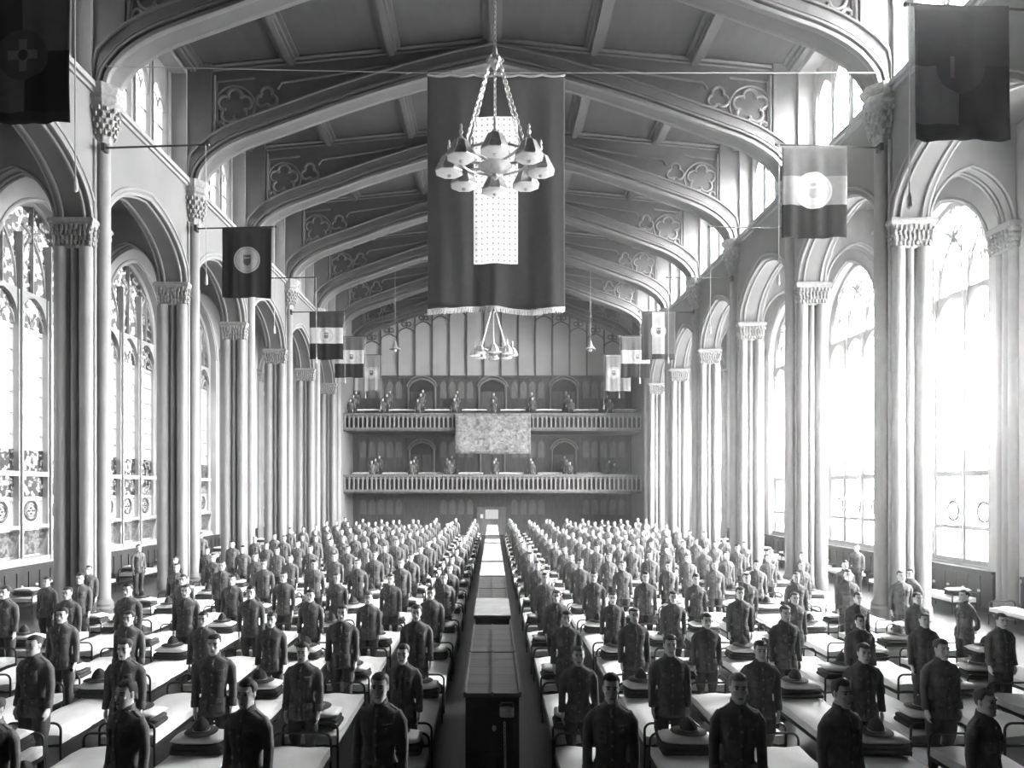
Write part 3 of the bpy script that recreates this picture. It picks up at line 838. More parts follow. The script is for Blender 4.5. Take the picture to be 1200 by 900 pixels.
def hair_mesh(kind, wide, seed, n=22):
    rr = random.Random(seed)
    mb = MB(); rings = []
    def line(a):            # hairline height by direction (a = -90 deg is the face)
        f = -math.sin(a)    # 1 front, -1 back
        if f > .8: return 1.696
        if f > .45: return 1.696 + (.8 - f) / .35 * .006
        if f > .2: return 1.702 - (.45 - f) / .25 * .068
        if f > -.15: return 1.634 - (.2 - f) / .35 * .03
        return 1.604 - (-.15 - f) / .85 * .04
    T = 9
    for j in range(T + 1):
        t = j / T; row = []
        for k in range(n):
            a = 2 * PI * k / n
            z0 = line(a); z = z0 + (1.7405 - z0) * (t ** .85)
            g = (.002 + .0065 * min(1, t * 2.5))
            lift = 0
            f = -math.sin(a)
            if kind == 'parted': g += .009 * max(0, math.cos(a) * .6 + .4) * min(1, t * 2); lift = .012 * t
            elif kind == 'swept': g += .010 * max(0, f) * min(1, t * 3); lift = .022 * t * (.55 + .45 * f)
            elif kind == 'cropped': g -= .001; lift = .004 * t
            x, y, zz = head_pt(z, a, g, wide)
            row.append((x + rr.uniform(-1, 1) * .002, y + rr.uniform(-1, 1) * .002, zz + lift + rr.uniform(-1, 1) * .003))
        rings.append(row)
    inner = [[head_pt(line(2 * PI * k / n), 2 * PI * k / n, -.006, wide) for k in range(n)]]
    mb.loft(inner + rings)
    return mb
def joined(meshes, faces, name):
    """one mesh with several materials, for figures too far away to show parts"""
    bm = bmesh.new(); mats = []
    for me in meshes:
        st = len(bm.faces); bm.from_mesh(me); bm.faces.ensure_lookup_table()
        base = len(mats)
        for f in bm.faces[st:]: f.material_index = base + (f.material_index if len(me.materials) > 1 else 0)
        mats += list(me.materials)
    out = bpy.data.meshes.new(name); bm.to_mesh(out); bm.free()
    for m in mats: out.materials.append(m)
    r = faces / (len(out.polygons) * 1.6)
    if r < 1: out = evaluated(out, [('DECIMATE', dict(ratio=r))])
    out.name = name
    out.polygons.foreach_set('use_smooth', [True] * len(out.polygons))
    return out
leg_near = {s: legging_mesh(s, 12) for s in (-1, 1)}; boot_near = {s: boot_mesh(s, 12) for s in (-1, 1)}
br_near = breeches_mesh(900); br_mid = breeches_mesh(350)
KIT = {}
VAR = [('cropped', 'hair_dark', 1.0), ('parted', 'hair_brown', .95), ('swept', 'hair_dark', .97), ('swept', 'hair_fair', 1.0), ('cropped', 'hair_brown', 1.05)]
tun = {('side', 0): tunic_mesh('side', 2200, True), ('side', 1): tunic_mesh('side', 800, True), ('behind', 0): tunic_mesh('behind', 1800, True)}
for i, (hk, hm, wd) in enumerate(VAR):
    near = body_mesh(wd, 'side', 5200, i)
    mid = near.copy(); mid = evaluated(mid, [('DECIMATE', dict(ratio=.32))]); mid.name = 'person'
    hn = hair_mesh(hk, wd, i); h0 = hn.mesh('hair', hm, 60); h1 = hair_mesh(hk, wd, i, 12).mesh('hair', hm, 60)
    KIT[i, 'near'] = (near, tun['side', 0], br_near, h0)
    KIT[i, 'mid'] = (mid, tun['side', 1], br_mid, h1)
    far_src = [mid.copy(), tun['side', 1], br_mid, h1] + [leg_near[s] for s in (-1, 1)] + [boot_near[s] for s in (-1, 1)]
    KIT[i, 'far'] = joined(far_src, 1100, 'person')
bb = body_mesh(1.0, 'behind', 4200, 9)
KIT['b', 'near'] = (bb, tun['behind', 0], br_near, hair_mesh('cropped', 1.0, 4).mesh('hair', 'hair_dark', 60))
PROTO = {}
def person(var, lod, loc, rz, h, label, group, widen=1.0):
    k = h / 1.745
    if lod == 'far':
        o = thing('person', label, 'person', loc, rz, group, KIT[var, 'far'])
    elif (var, lod) not in PROTO:
        b, t, br, hr = KIT[var, lod]
        o = thing('person', label, 'person', loc, rz, group, b)
        link('tunic', t, o); link('breeches', br, o); link('hair', hr, o)
        for s in (-1, 1): link('legging', leg_near[s], o); link('boot', boot_near[s], o)
        PROTO[var, lod] = o
    else:
        o = dup(PROTO[var, lod], loc, rz, label, group)
    o.scale = (k * widen, k * widen, k)
    return o

# ---------------------------------------------------------------- cots, bedding and hats
BED_L, BED_W, BED_Z = 1.9, .70, .50
def cot_parts(seed, lo=False):
    rr = random.Random(seed)
    mat_ = MB()
    # mattress under a white sheet: gently uneven top, rounded edges, sheet hanging a little at the sides
    nx, ny = (3, 6) if lo else (8, 16)
    hw, hl = BED_W / 2, BED_L / 2
    top = []
    ph = [rr.uniform(0, 6) for _ in range(4)]
    for j in range(ny + 1):
        for i in range(nx + 1):
            u, v = -1 + 2 * i / nx, -1 + 2 * j / ny
            e = (1 - abs(u) ** 6) * (1 - abs(v) ** 12)
            z = BED_Z - .045 * (1 - e) + .008 * math.sin(5 * u + ph[0] + 3 * v) + .007 * math.sin(9 * v + ph[1] - 2 * u)
            top.append((hw * u, hl * v, z))
    W_ = nx + 1
    fs = [(j * W_ + i, j * W_ + i + 1, (j + 1) * W_ + i + 1, (j + 1) * W_ + i) for j in range(ny) for i in range(nx)]
    ed = [i for i in range(nx)] + [j * W_ + nx for j in range(ny)] + [ny * W_ + i for i in range(nx, 0, -1)] + [j * W_ for j in range(ny, 0, -1)]
    low = []
    for q, e in enumerate(ed):
        x, y, z = top[e]
        low.append((x * 1.005, y * 1.002, BED_Z - .15 + rr.uniform(-.012, .012)))
    b = len(top)
    fs += [(ed[q], b + q, b + (q + 1) % len(ed), ed[(q + 1) % len(ed)]) for q in range(len(ed))]
    fs.append(tuple(b + q for q in range(len(ed))))
    mat_.add(top + low, fs)
    fr = MB()
    hl2 = BED_L / 2
    for s in (-1, 1):
        fr.box(*sorted((s * (hw - .03), s * (hw + .01))), -hl2, hl2, BED_Z - .2, BED_Z - .15)
    for j in range(3 if lo else 7):
        y = -hl2 + .1 + (BED_L - .2) * j / (2 if lo else 6); fr.box(-hw + .02, hw - .02, y - .015, y + .015, BED_Z - .185, BED_Z - .165)
    ends = []
    for d in (-1, 1):
        m = MB(); y = d * (hl2 + .012); c = .09
        pts = [(-hw, y, 0), (-hw, y, BED_Z + .12 - c)] + [(-hw + c - c * math.cos(t), y, BED_Z + .12 - c + c * math.sin(t)) for t in ((.4, .8, 1.2) if not lo else (.8,))] + [(-hw + c, y, BED_Z + .12)]
        pts += [(-x, yy, z) for x, yy, z in reversed(pts)]
        m.tube(pts, .016, 5 if lo else 8)
        m.tube([(-hw, y, BED_Z - .17), (hw, y, BED_Z - .17)], .013, 5)
        ends.append(m)
    return mat_, fr, ends
COT = {}
def cot_kit(i, lod):
    if (i, lod) not in COT:
        m, f, e = cot_parts(20 + i, lod == 'far')
        COT[i, lod] = (m.mesh('mattress', 'sheet', 50), f.mesh('frame', 'iron'), [x.mesh('end_rail', 'iron', 60) for x in e])
        if lod == 'far':
            a, b, c = COT[i, lod]; COT[i, lod] = joined([a, b] + c, 10 ** 6, 'cot')
    return COT[i, lod]
PC = {}
def cot(i, lod, loc, label, group, rz=0.0):
    if lod == 'far': return thing('cot', label, 'cot', loc, rz, group, cot_kit(i, 'far'))
    if (i, lod) not in PC:
        m, f, e = cot_kit(i, lod)
        o = thing('cot', label, 'cot', loc, rz, group, f)
        link('mattress', m, o)
        for x in e: link('end_rail', x, o)
        PC[i, lod] = o; return o
    return dup(PC[i, lod], loc, rz, label, group)
def blanket_mesh(seed):
    rr = random.Random(seed); mb = MB()
    for q in range(2):
        e = .012 * q + rr.uniform(0, .01)
        mb.rbox(-.32 + e, .32 - e, -.21 + e, .21 - e, .055 * q, .055 * q + .053, .05)
    return mb.mesh('folded_blanket', 'blanket_wool', 60)
def pillow_mesh(seed):
    rr = random.Random(seed); mb = MB(); nx, ny = 10, 8
    g = []
    for sgn in (1, -1):
        for j in range(ny + 1):
            for i in range(nx + 1):
                u, v = -1 + 2 * i / nx, -1 + 2 * j / ny
                t = ((1 - u ** 4) * (1 - v ** 4)) ** .5
                z = .05 + sgn * .05 * t + (.006 * math.sin(4 * u + seed) * t if sgn > 0 else 0)
                pin = 1 - .06 * (u * u * v * v) * 1.0
                g.append((.31 * u * (1 - .05 * v * v), .205 * v * (1 - .06 * u * u), max(0, z)))
    W_, n = nx + 1, (nx + 1) * (ny + 1)
    fs = [(j * W_ + i, j * W_ + i + 1, (j + 1) * W_ + i + 1, (j + 1) * W_ + i) for j in range(ny) for i in range(nx)]
    fs += [tuple(n + k for k in reversed(f)) for f in fs]
    mb.add(g, fs)
    me = mb.mesh('pillow', 'pillow_case', 180, fix=False)
    bm = bmesh.new(); bm.from_mesh(me); bmesh.ops.remove_doubles(bm, verts=bm.verts, dist=.0005); bmesh.ops.recalc_face_normals(bm, faces=bm.faces); bm.to_mesh(me); bm.free()
    return me
def hat_meshes(n=20):
    """campaign hat: wide flat brim, tall crown pinched into four dents, cord"""
    mb = MB()
    def rg(r, z, dent=0.0, ov=1.12): return [(r * math.cos(t) * (1 - dent * (.5 + .5 * math.cos(4 * t + PI))), ov * r * math.sin(t) * (1 - dent * (.5 + .5 * math.cos(4 * t + PI))), z) for t in (2 * PI * k / n for k in range(n))]
    mb.loft([rg(.185, .006), rg(.190, .012), rg(.185, .018), rg(.108, .022), rg(.094, .032), rg(.089, .07, .03), rg(.077, .11, .16), rg(.052, .148, .32), rg(.024, .172, .25), rg(.005, .178)])
    cd = MB(); cd.tube([(.095 * math.cos(t), .106 * math.sin(t), .034) for t in (2 * PI * k / 16 for k in range(16))], .006, 5, closed=True)
    return mb.mesh('campaign_hat', 'hat_felt', 70), cd.mesh('hat_cord', 'rope', 60)
BL = [blanket_mesh(i) for i in range(3)]; PL = [pillow_mesh(i) for i in range(3)]; HT, HC = hat_meshes()
hat0 = None
def hat(loc, label, group, rz):
    global hat0
    if hat0 is None:
        hat0 = thing('campaign_hat', label, 'hat', loc, rz, group, HT); link('hat_cord', HC, hat0); return hat0
    return dup(hat0, loc, rz, label, group)

# ---------------------------------------------------------------- ranks and files
XL = [-1.12, -2.33, -3.47, -4.63, -5.84, -6.96, -8.1, -9.25]
XR = [1.13, 2.29, 3.4, 4.58, 5.68, 6.85, 7.98, 9.05]
ROWY = [6.72, 9.0, 11.42] + [13.84 + 2.42 * i for i in range(14)]
HEADS = {  # (file, rank): head top in the photograph, files counted outward from the aisle
    ('L', 1, 1): (445, 781), ('L', 2, 1): (290, 795), ('L', 3, 1): (148, 795), ('L', 4, 1): (-6, 815),
    ('R', 1, 1): (716, 788), ('R', 2, 1): (865, 788), ('R', 3, 1): (986, 794), ('R', 4, 1): (1154, 805),
    ('L', 1, 2): (472, 754), ('L', 2, 2): (355, 752), ('L', 3, 2): (251, 742), ('L', 4, 2): (146, 748), ('L', 5, 2): (40, 743),
    ('R', 1, 2): (678, 756), ('R', 2, 2): (785, 743), ('R', 3, 2): (891, 750), ('R', 4, 2): (1012, 753), ('R', 5, 2): (1103, 748),
    ('L', 1, 3): (488, 708), ('L', 2, 3): (401, 708), ('L', 3, 3): (318, 717), ('L', 4, 3): (238, 716), ('L', 5, 3): (151, 715), ('L', 6, 3): (73, 711),
    ('R', 1, 3): (664, 715), ('R', 2, 3): (743, 711), ('R', 3, 3): (828, 718), ('R', 4, 3): (920, 709), ('R', 5, 3): (1008, 720), ('R', 6, 3): (1083, 717), ('R', 7, 3): (1173, 718),
    ('L', 1, 4): (505, 687), ('L', 2, 4): (432, 693), ('L', 3, 4): (364, 690), ('L', 4, 4): (294, 686), ('L', 5, 4): (218, 684), ('L', 6, 4): (150, 683), ('L', 7, 4): (79, 687), ('L', 8, 4): (6, 686),
    ('R', 1, 4): (652, 691), ('R', 2, 4): (718, 694), ('R', 3, 4): (789, 692), ('R', 4, 4): (867, 687), ('R', 5, 4): (931, 695), ('R', 6, 4): (1005, 694), ('R', 7, 4): (1075, 695), ('R', 8, 4): (1130, 690),
    ('L', 7, 5): (55, 676), ('L', 8, 6): (104, 667), ('R', 8, 5): (1056, 668),
}
TURN = {('L', 2, 1): -.25, ('L', 3, 1): -.4, ('L', 5, 2): -.2, ('R', 3, 1): .35, ('R', 4, 1): .5, ('R', 8, 4): -1.45, ('R', 7, 4): .1, ('L', 1, 1): -.1, ('L', 3, 2): .15}
HAIR = {('R', 2, 1): 3, ('R', 3, 1): 2, ('L', 2, 1): 2, ('L', 1, 1): 0, ('R', 1, 1): 2, ('L', 3, 1): 0, ('R', 4, 1): 4, ('L', 2, 2): 2, ('L', 4, 2): 1, ('L', 3, 2): 0}
HAIR_WORD = ['', 'brown-haired ', '', 'fair-haired ', '']
def side_word(sd): return 'left' if sd == 'L' else 'right'
for sd, XS in (('L', XL), ('R', XR)):
    for ci, x0 in enumerate(XS):
        f = ci + 1
        for ri, y0 in enumerate(ROWY):
            r = ri + 1
            px = VPX + F * x0 / (y0 + .2)
            vis_bed = (y0 + 1.9) * 620 / F > abs(x0) - .5
            lod = 'near' if r <= 4 else 'mid' if r <= 9 else 'far'
            where = f'{ORD[f]} file {side_word(sd)} of the lockers, {ORD[r]} rank from the front'
            key = (sd, f, r)
            if key in HEADS:
                hx, hy = HEADS[key]
                x = (hx - VPX) * y0 / F; h = CAM_Z - (hy - VPY) * y0 / F - .012; y = y0
                if h > 1.86 and r > 1: h = 1.84
                h = max(1.63, min(1.90, h))
                rz = TURN.get(key, R.uniform(-.1, .1))
            else:
                x = x0 + R.uniform(-.06, .06); y = y0 + R.uniform(-.05, .05); h = R.gauss(1.735, .045); h = max(1.64, min(1.83, h)); rz = R.gauss(0, .08)
            shown = abs(x) < y * 650 / F
            # the outermost file runs into the piers: step clear of them
            if shown and not (f == 8 and any(abs(y0 - YK[k]) < .62 and abs(x) > 10.0 for k in YK)):
                v = HAIR.get(key, R.choice([0, 0, 1, 2, 4, 4, 0, 2, 3] if r > 1 else [0, 1, 4]))
                if key == ('R', 8, 4): v = 'b'
                if v == 3 and key not in HAIR and lod != 'far': v = 1
                hw = 'fair-haired ' if v == 3 else ''
                person(v, 'near' if v == 'b' else lod, (x, y, 0), rz, h, 'person seen sideways with hands behind back, near the right arcade, fourth rank' if v == 'b' else f'{hw}person at attention, {where}' if hw == '' else f'{hw}person, {where}', 'people standing at attention on the hall floor', .93 if r == 1 else 1.0)
            if not vis_bed: continue
            # the cot in front of this person reaches back to the previous rank
            lb = 'near' if r <= 7 else 'far'
            yb = y0 + .22 + BED_L / 2 + (.02 if r > 1 else 0)
            bx = x0 + R.uniform(-.02, .02)
            whr = f'{ORD[f]} file {side_word(sd)} of the lockers, {ORD[r]} row from front'
            cot(R.randrange(4), lb, (bx, yb, 0), f'white-sheeted iron cot, {whr}', 'cots in rows on the hall floor')
            far_end = (sd == 'L' and f % 2 == 1) or (sd == 'R' and f % 2 == 0)
            yp = yb + (BED_L / 2 - .27) * (1 if far_end else -1)
            jx = R.uniform(-.02, .02)
            o = thing('folded_blanket', f'dark folded blanket, {whr}', 'blanket', (bx + jx, yp, BED_Z + .017), R.uniform(-.05, .05), 'folded blankets at the cot heads', R.choice(BL))
            o = thing('pillow', f'white pillow, {whr}', 'pillow', (bx + jx, yp, BED_Z + .128), R.uniform(-.1, .1), 'pillows at the cot heads', R.choice(PL))
            hat((bx + jx + R.uniform(-.05, .05), yp + R.uniform(-.03, .03), BED_Z + .2345), f'dark campaign hat, {whr}', 'campaign hats on the pillows', R.uniform(0, 6))
# people and cots out in the aisles, behind the piers
AIS = [(-11.9, 24.4, 1.0, 638), (-12.5, 22.6, .4, 641), (-12.4, 30.9, .2, None), (-12.5, 36.7, .3, None), (-12.4, 42.8, .1, None),
       (12.2, 24.3, -.8, None), (12.5, 30.5, -.9, None), (12.2, 36.6, -.5, None), (12.4, 42.6, -.4, None), (10.15, 17.6, -1.2, 675)]
for i, (x, y, rz, hy) in enumerate(AIS):
    h = 1.74 if hy is None else max(1.66, min(1.84, CAM_Z - (hy - VPY) * y / F))
    nm_ = 'left' if x < 0 else 'right'
    if i == 9: lab = 'person with hands clasped behind, beside the near pier of the right arcade'
    else: lab = f'person in dark uniform in the {nm_} aisle, {ORD[i % 5 + 1]} counted from the near end'
    person('b' if i == 9 else R.choice([0, 1, 2, 4]), 'near' if i == 9 else 'mid' if y < 31 else 'far', (x, y, 0), rz, h, lab, 'people standing in the side aisles')
for s, nm_ in ((-1, 'left'), (1, 'right')):
    n_ = 0
    for k in range(-1, 5):
        for dy in (-1.5, 1.2):
            y = (YK[k] + YK[k + 1]) / 2 + dy; n_ += 1
            for xx in (13.55,):
                lab = f'{ORD[n_]} from the near end along the {nm_} aisle dado'
                cot(n_ % 4, 'near' if k < 1 else 'far', (s * xx, y, 0), f'white-sheeted cot, {lab}', 'cots in the side aisles')
                yp = y - .66
                thing('folded_blanket', f'dark folded blanket on a cot, {lab}', 'blanket', (s * xx, yp, BED_Z + .017), 0, 'folded blankets in the side aisles', BL[n_ % 3])
                thing('pillow', f'white pillow on a cot, {lab}', 'pillow', (s * xx, yp, BED_Z + .128), 0, 'pillows in the side aisles', PL[n_ % 3])

# ---------------------------------------------------------------- people and cots on the two galleries
UPH = [((398, 468), (405, 463), (412, 459)), ((448.5, 466.5), (453.5, 461.5), (457, 457.5)), ((489.5, 467.5), (493, 461), (495.5, 456.5)),
       ((532.5, 466), (534, 462), (536, 457.5)), ((578, 469), (578.5, 460)), ((624, 465), (623, 459)), ((669.5, 467.5), (666.5, 464), (663.5, 459)), ((715, 469), (711.5, 465))]
LOWH = [((435.5, 539.5), (440, 537), (444.5, 533.5)), ((481.5, 539.5), (485, 538), (487, 534.5)), ((524, 536), (526.5, 539), (529.5, 533.5)),
        ((579, 537), (581, 533)), ((622, 536.5), (623.5, 540)), ((667.5, 541), (664, 538), (661.5, 534)), ((720, 543), (714, 539))]
for nm_, GR, ST in (('upper', UPH, UP), ('lower', LOWH, LOW)):
    for gi, grp in enumerate(GR):
        grp = sorted(grp, key=lambda p: -p[1])
        for pi, (hx, hy) in enumerate(grp):
            y = (54.1, 55.3, 56.45)[pi] if len(grp) > 1 or True else 55
            z = ST[pi]
            h = CAM_Z - (hy - VPY) * y / F - z
            h = max(1.62, min(1.84, h))
            person(R.choice([0, 1, 2, 4]), 'far', (max(-10.6, min(10.6, (hx - VPX) * y / F)), y, z), R.uniform(-.1, .1), h,
                   f'person on the {nm_} gallery, {("front", "middle", "back")[pi]} row of the {ORD[gi + 1]} group from the left', 'people standing on the galleries')
    xs = [430, 471, 513, 556, 601, 643, 686, 730] if nm_ == 'upper' else [418, 463, 505, 552, 599, 644, 690]
    row = 1 if nm_ == 'upper' else 2
    for gi, px in enumerate(xs):
        y = 55.0 if row == 1 else 56.1
        if nm_ == 'upper': y = 54.98
        x = max(-9.98, (px - VPX) * y / F)
        o = cot(gi % 4, 'far', (x, y, ST[row]), f'white-sheeted cot on the {nm_} gallery, {ORD[gi + 1]} from the left', 'cots on the galleries', PI / 2)
        if gi == 7: o.location.x = 10.0; o.scale = (1, .9, 1)
        if gi == 0: o.scale = (1, .86, 1); o.location.x = -9.35 if nm_ == 'upper' else -10.0

# ---------------------------------------------------------------- line of lockers down the middle of the hall
LW, LH = .29, 1.40
def locker(y0, y1, top, i, drape=None):
    L = (y1 - y0)
    look = {'locker_top': 'dark boarded top', 'dust_sheet': 'white cloth on top', 'grey_cloth': 'grey cloth on top'}[top]
    nm = f'long wooden locker with {look}, {ORD[i]} from the front in the centre line'
    b = MB()
    b.box(-LW + .03, LW - .03, -L / 2 + .03, L / 2 - .03, .12, LH - .05)
    for sx in (-1, 1):
        for sy in (-1, 1):
            b.box(*sorted((sx * (LW - .06), sx * LW)), *sorted((sy * (L / 2 - .06), sy * L / 2)), 0, LH - .04)
        for z in (.12, .7, LH - .1):
            b.box(*sorted((sx * (LW - .04), sx * LW)), -L / 2, L / 2, z, z + .06)
    for sy in (-1, 1):
        for z in (.12, .7, LH - .1): b.box(-LW, LW, *sorted((sy * (L / 2 - .04), sy * L / 2)), z, z + .06)
        b.box(-.03, .03, *sorted((sy * (L / 2 - .035), sy * (L / 2 - .005))), .12, LH - .1)
    o = thing('locker', nm, 'locker', (0, (y0 + y1) / 2, 0), 0, 'lockers in a line down the middle of the hall', b.mesh('locker', 'black_oak'))
    t = MB()
    for s in (-1, 1):
        n = 5
        for k in range(n):
            a, c = -L / 2 - .01 + (L + .02) * k / n, -L / 2 - .01 + (L + .02) * (k + 1) / n
            t.box(*sorted((s * .004, s * (LW + .02))), a + .003, c - .003, LH - .045, LH)
    for x in (-LW - .02, -.012, LW): t.box(x, x + .024, -L / 2 - .01, L / 2 + .01, LH, LH + .012)
    part('lid', t, 'locker_top', o)
    if i <= 3:
        for s in (-1, 1):
            g = MB(); x0, x1 = sorted((s * .045, s * (LW - .05)))
            for k in range(12):
                x = x0 + (x1 - x0) * k / 11; g.tube([(x, -L / 2 + .012, .2), (x, -L / 2 + .012, LH - .12)], .003, 4)
            for k in range(38):
                z = .2 + (LH - .32) * k / 37; g.tube([(x0, -L / 2 + .012, z), (x1, -L / 2 + .012, z)], .003, 4)
            part('wire_door', g, 'iron', o)
        h = MB(); h.ball((.02, -L / 2 - .004, 1.02), (.025, .012, .035), 8); part('padlock', h, 'bronze', o)
    if top != 'locker_top':
        c = MB(); nx, ny = 8, 14; rr = random.Random(i)
        P = []
        for j in range(ny + 1):
            for q in range(nx + 1):
                u, v = -1 + 2 * q / nx, -1 + 2 * j / ny
                x = u * (LW + .035); z = LH + .016 + .004 * math.sin(6 * v + i)
                if abs(u) > .8: z -= .07 + .03 * math.sin(7 * v + i); x = math.copysign(LW + .032, u)
                elif abs(u) > .7: x = math.copysign(LW + .03, u)
                P.append((x, v * L * .49, z))
        W_ = nx + 1; n = len(P)
        fs = [(j * W_ + q, j * W_ + q + 1, (j + 1) * W_ + q + 1, (j + 1) * W_ + q) for j in range(ny) for q in range(nx)]
        c.add(P + [(x, y, z + .004) for x, y, z in P], fs + [tuple(n + k for k in f) for f in fs])
        thing('cloth', f'{"white" if top == "dust_sheet" else "grey"} cloth spread over the {ORD[i]} locker from the front', 'cloth', (0, (y0 + y1) / 2, 0), 0, None, c.mesh('cloth', top, 70))
    return o
LY = [(7.82, 9.74, 'locker_top'), (9.82, 11.76, 'locker_top'), (12.5, 14.5, 'grey_cloth'), (14.56, 16.0, 'locker_top'), (16.08, 18.2, 'locker_top'), (18.3, 19.9, 'dust_sheet'), (19.98, 21.6, 'dust_sheet'),
      (22.0, 23.7, 'dust_sheet'), (23.8, 26.4, 'grey_cloth'), (26.5, 29.2, 'grey_cloth'), (29.8, 31.6, 'dust_sheet'), (31.8, 34.4, 'locker_top'), (34.6, 36.8, 'dust_sheet'), (37.0, 39.4, 'grey_cloth'), (39.6, 41.8, 'dust_sheet'), (42.0, 44.4, 'grey_cloth')]
for i, (a, b, t) in enumerate(LY): locker(a, b, t, i + 1)
# a wicker basket hung on the front locker with a long chain below it
bk = MB()
for k in range(9):
    z = .012 * k
    bk.tube([(.105 * math.cos(t) * (1 + .02 * k / 9), .05 * math.sin(t) , z) for t in (2 * PI * q / 16 for q in range(16))], .008, 5, closed=True)
for q in range(16):
    t = 2 * PI * q / 16; bk.tube([(.108 * math.cos(t), .052 * math.sin(t), 0), (.11 * math.cos(t), .054 * math.sin(t), .1)], .005, 4)
bk.tube([(-.11, .0, .09), (-.09, .035, .15), (.09, .035, .15), (.11, 0, .09)], .007, 6)
o = thing('basket', 'small pale wicker basket hanging on the front end of the nearest locker', 'basket', (.155, 7.765, 1.17), 0, None, bk.mesh('basket', 'wicker')); o.scale = (.68, .68, .9)
def chain_mb(mb, p0, p1, link_=.09, r=.009, wide=.022):
    p0, p1 = Vector(p0), Vector(p1); d = p1 - p0; L = d.length; d.normalize()
    a = d.orthogonal().normalized(); c = d.cross(a)
    n = max(2, int(L / (link_ * .78)))
    for i in range(n):
        m = p0 + d * L * (i + .5) / n; w = a if i % 2 else c
        mb.tube([m + d * (link_ / 2) * math.cos(t) + w * wide * math.sin(t) for t in (2 * PI * k / 8 for k in range(8))], r, 4, closed=True)
ch = MB(); chain_mb(ch, (.13, 7.78, 1.1), (.15, 7.78, .01), .05, .006, .013)
thing('chain', 'light chain hanging down the front end of the nearest locker', 'chain', (0, 0, 0), 0, None, ch.mesh('chain', 'bronze'))

# ---------------------------------------------------------------- great ring chandeliers
def chandelier(loc, zc, lab, detail=True):
    """loc: centre of the ring of shades"""
    root = thing('chandelier', lab, 'chandelier', loc)
    Rr = 1.08
    ri = MB()
    ri.tube([(Rr * .78 * math.cos(t), Rr * .78 * math.sin(t), .30) for t in (2 * PI * k / 32 for k in range(32))], .03, 6, closed=True)
    for k in range(8):
        a = PI / 4 * k; ri.tube([(.1 * math.cos(a), .1 * math.sin(a), .18), (Rr * .5 * math.cos(a), Rr * .5 * math.sin(a), .24), (Rr * math.cos(a), Rr * math.sin(a), .40)], .03, 6)
    part('ring', ri, 'bronze', root)
    bw = MB(); bw.lathe([(.02, -.18), (.09, -.12), (.06, -.05), (.25, .02), (.40, .14), (.36, .17), (.2, .24), (.12, .4), (.05, .55), (.05, .75), (.0, .78)], (0, 0, 0), 16)
    part('hub_bowl', bw, 'bronze', root)
    hz = 2.62
    hub = MB(); hub.lathe([(.02, -.22), (.07, -.16), (.12, -.06), (.17, 0), (.14, .08), (.07, .14), (.05, .3), (.02, .36)], (0, 0, hz), 12)
    for k in range(6):
        a = PI / 3 * k; hub.tube([(.15 * math.cos(a) + .05 * math.cos(t) * math.cos(a), .15 * math.sin(a) + .05 * math.cos(t) * math.sin(a), hz + .02 + .05 * math.sin(t)) for t in (2 * PI * q / 10 for q in range(10))], .016, 5, closed=True)
    part('chain_hub', hub, 'bronze', root)
    for k in range(6):
        a = PI / 3 * k + PI / 6
        c = MB(); chain_mb(c, (.14 * math.cos(a), .14 * math.sin(a), hz - .04), (Rr * .78 * math.cos(a), Rr * .78 * math.sin(a), .33), .11, .013, .028)
        part('chain', c, 'bronze', root)
    c = MB(); chain_mb(c, (0, 0, hz + .3), (0, 0, zc - loc[2]), .16, .018, .04); part('ceiling_chain', c, 'bronze', root)
    c = MB(); c.tube([(0, 0, hz - .2), (0, 0, .75)], .022, 6); part('stem', c, 'bronze', root)
    for k in range(8):
        a = PI / 4 * k + PI / 2; x, y = Rr * math.cos(a), Rr * math.sin(a)
        sh = MB()
        def oc(r, z): return [(x + r * math.cos(PI / 8 + PI / 4 * i), y + r * math.sin(PI / 8 + PI / 4 * i), z) for i in range(8)]
        sh.loft([oc(.335, -.02), oc(.345, .0), oc(.335, .03), oc(.17, .36), oc(.14, .38)])
        sh.loft([oc(.02, .76), oc(.035, .70), oc(.02, .66), oc(.05, .58), oc(.025, .52), oc(.06, .44), oc(.14, .38)])
        for i in range(8):
            t = PI / 8 + PI / 4 * i
            sh.tube([(x + .34 * math.cos(t), y + .34 * math.sin(t), 0), (x + .155 * math.cos(t), y + .155 * math.sin(t), .375)], .014, 5)
        o = part('lamp_shade', sh, 'bronze', root, 25)
        gl = MB(); gl.loft([oc(.05, -.07), oc(.18, -.065), oc(.31, -.03), oc(.33, -.015)]); part('glass_bowl', gl, 'white_glass', o, 50)
        bt = MB(); bt.lathe([(.02, -.12), (.05, -.1), (.05, -.06)], (x, y, 0), 10); part('finial', bt, 'bronze', o)
    return root
CY1, CY2 = 17.1, 41.75
chandelier(((580 - VPX) * CY1 / F, CY1, CAM_Z + (VPY - 202) * CY1 / F), RIDGE - .3, 'large ring chandelier of eight octagonal lamps hanging nearest, before the starred banner')
chandelier(((578.5 - VPX) * CY2 / F, CY2, 11.3), RIDGE - .3, 'small-looking distant ring chandelier of eight lamps below the starred banner')
# little cone lamps on long cords
def pendant(px, py, y, lab):
    x, z = (px - VPX) * y / F, CAM_Z + (VPY - py) * y / F
    o = thing('pendant_lamp', lab, 'lamp', (x, y, z), 0, None)
    c = MB(); c.tube([(0, 0, .5), (0, 0, roof_z(x) - z - .02)], .018, 5); part('cord', c, 'rope', o)
    s_ = MB(); s_.lathe([(.36, -.04), (.37, 0), (.2, .12), (.1, .34), (.06, .5), (.03, .52)], (0, 0, 0), 16); part('lamp_shade', s_, 'grey_cloth', o)
    b = MB(); b.ball((0, 0, -.06), (.11, .11, .12), 10); part('bulb', b, 'white_glass', o)
pendant(463, 409, 47.9, 'cone lamp on a long cord at the left of the far end')
pendant(692, 409, 47.9, 'cone lamp on a long cord at the right of the far end')

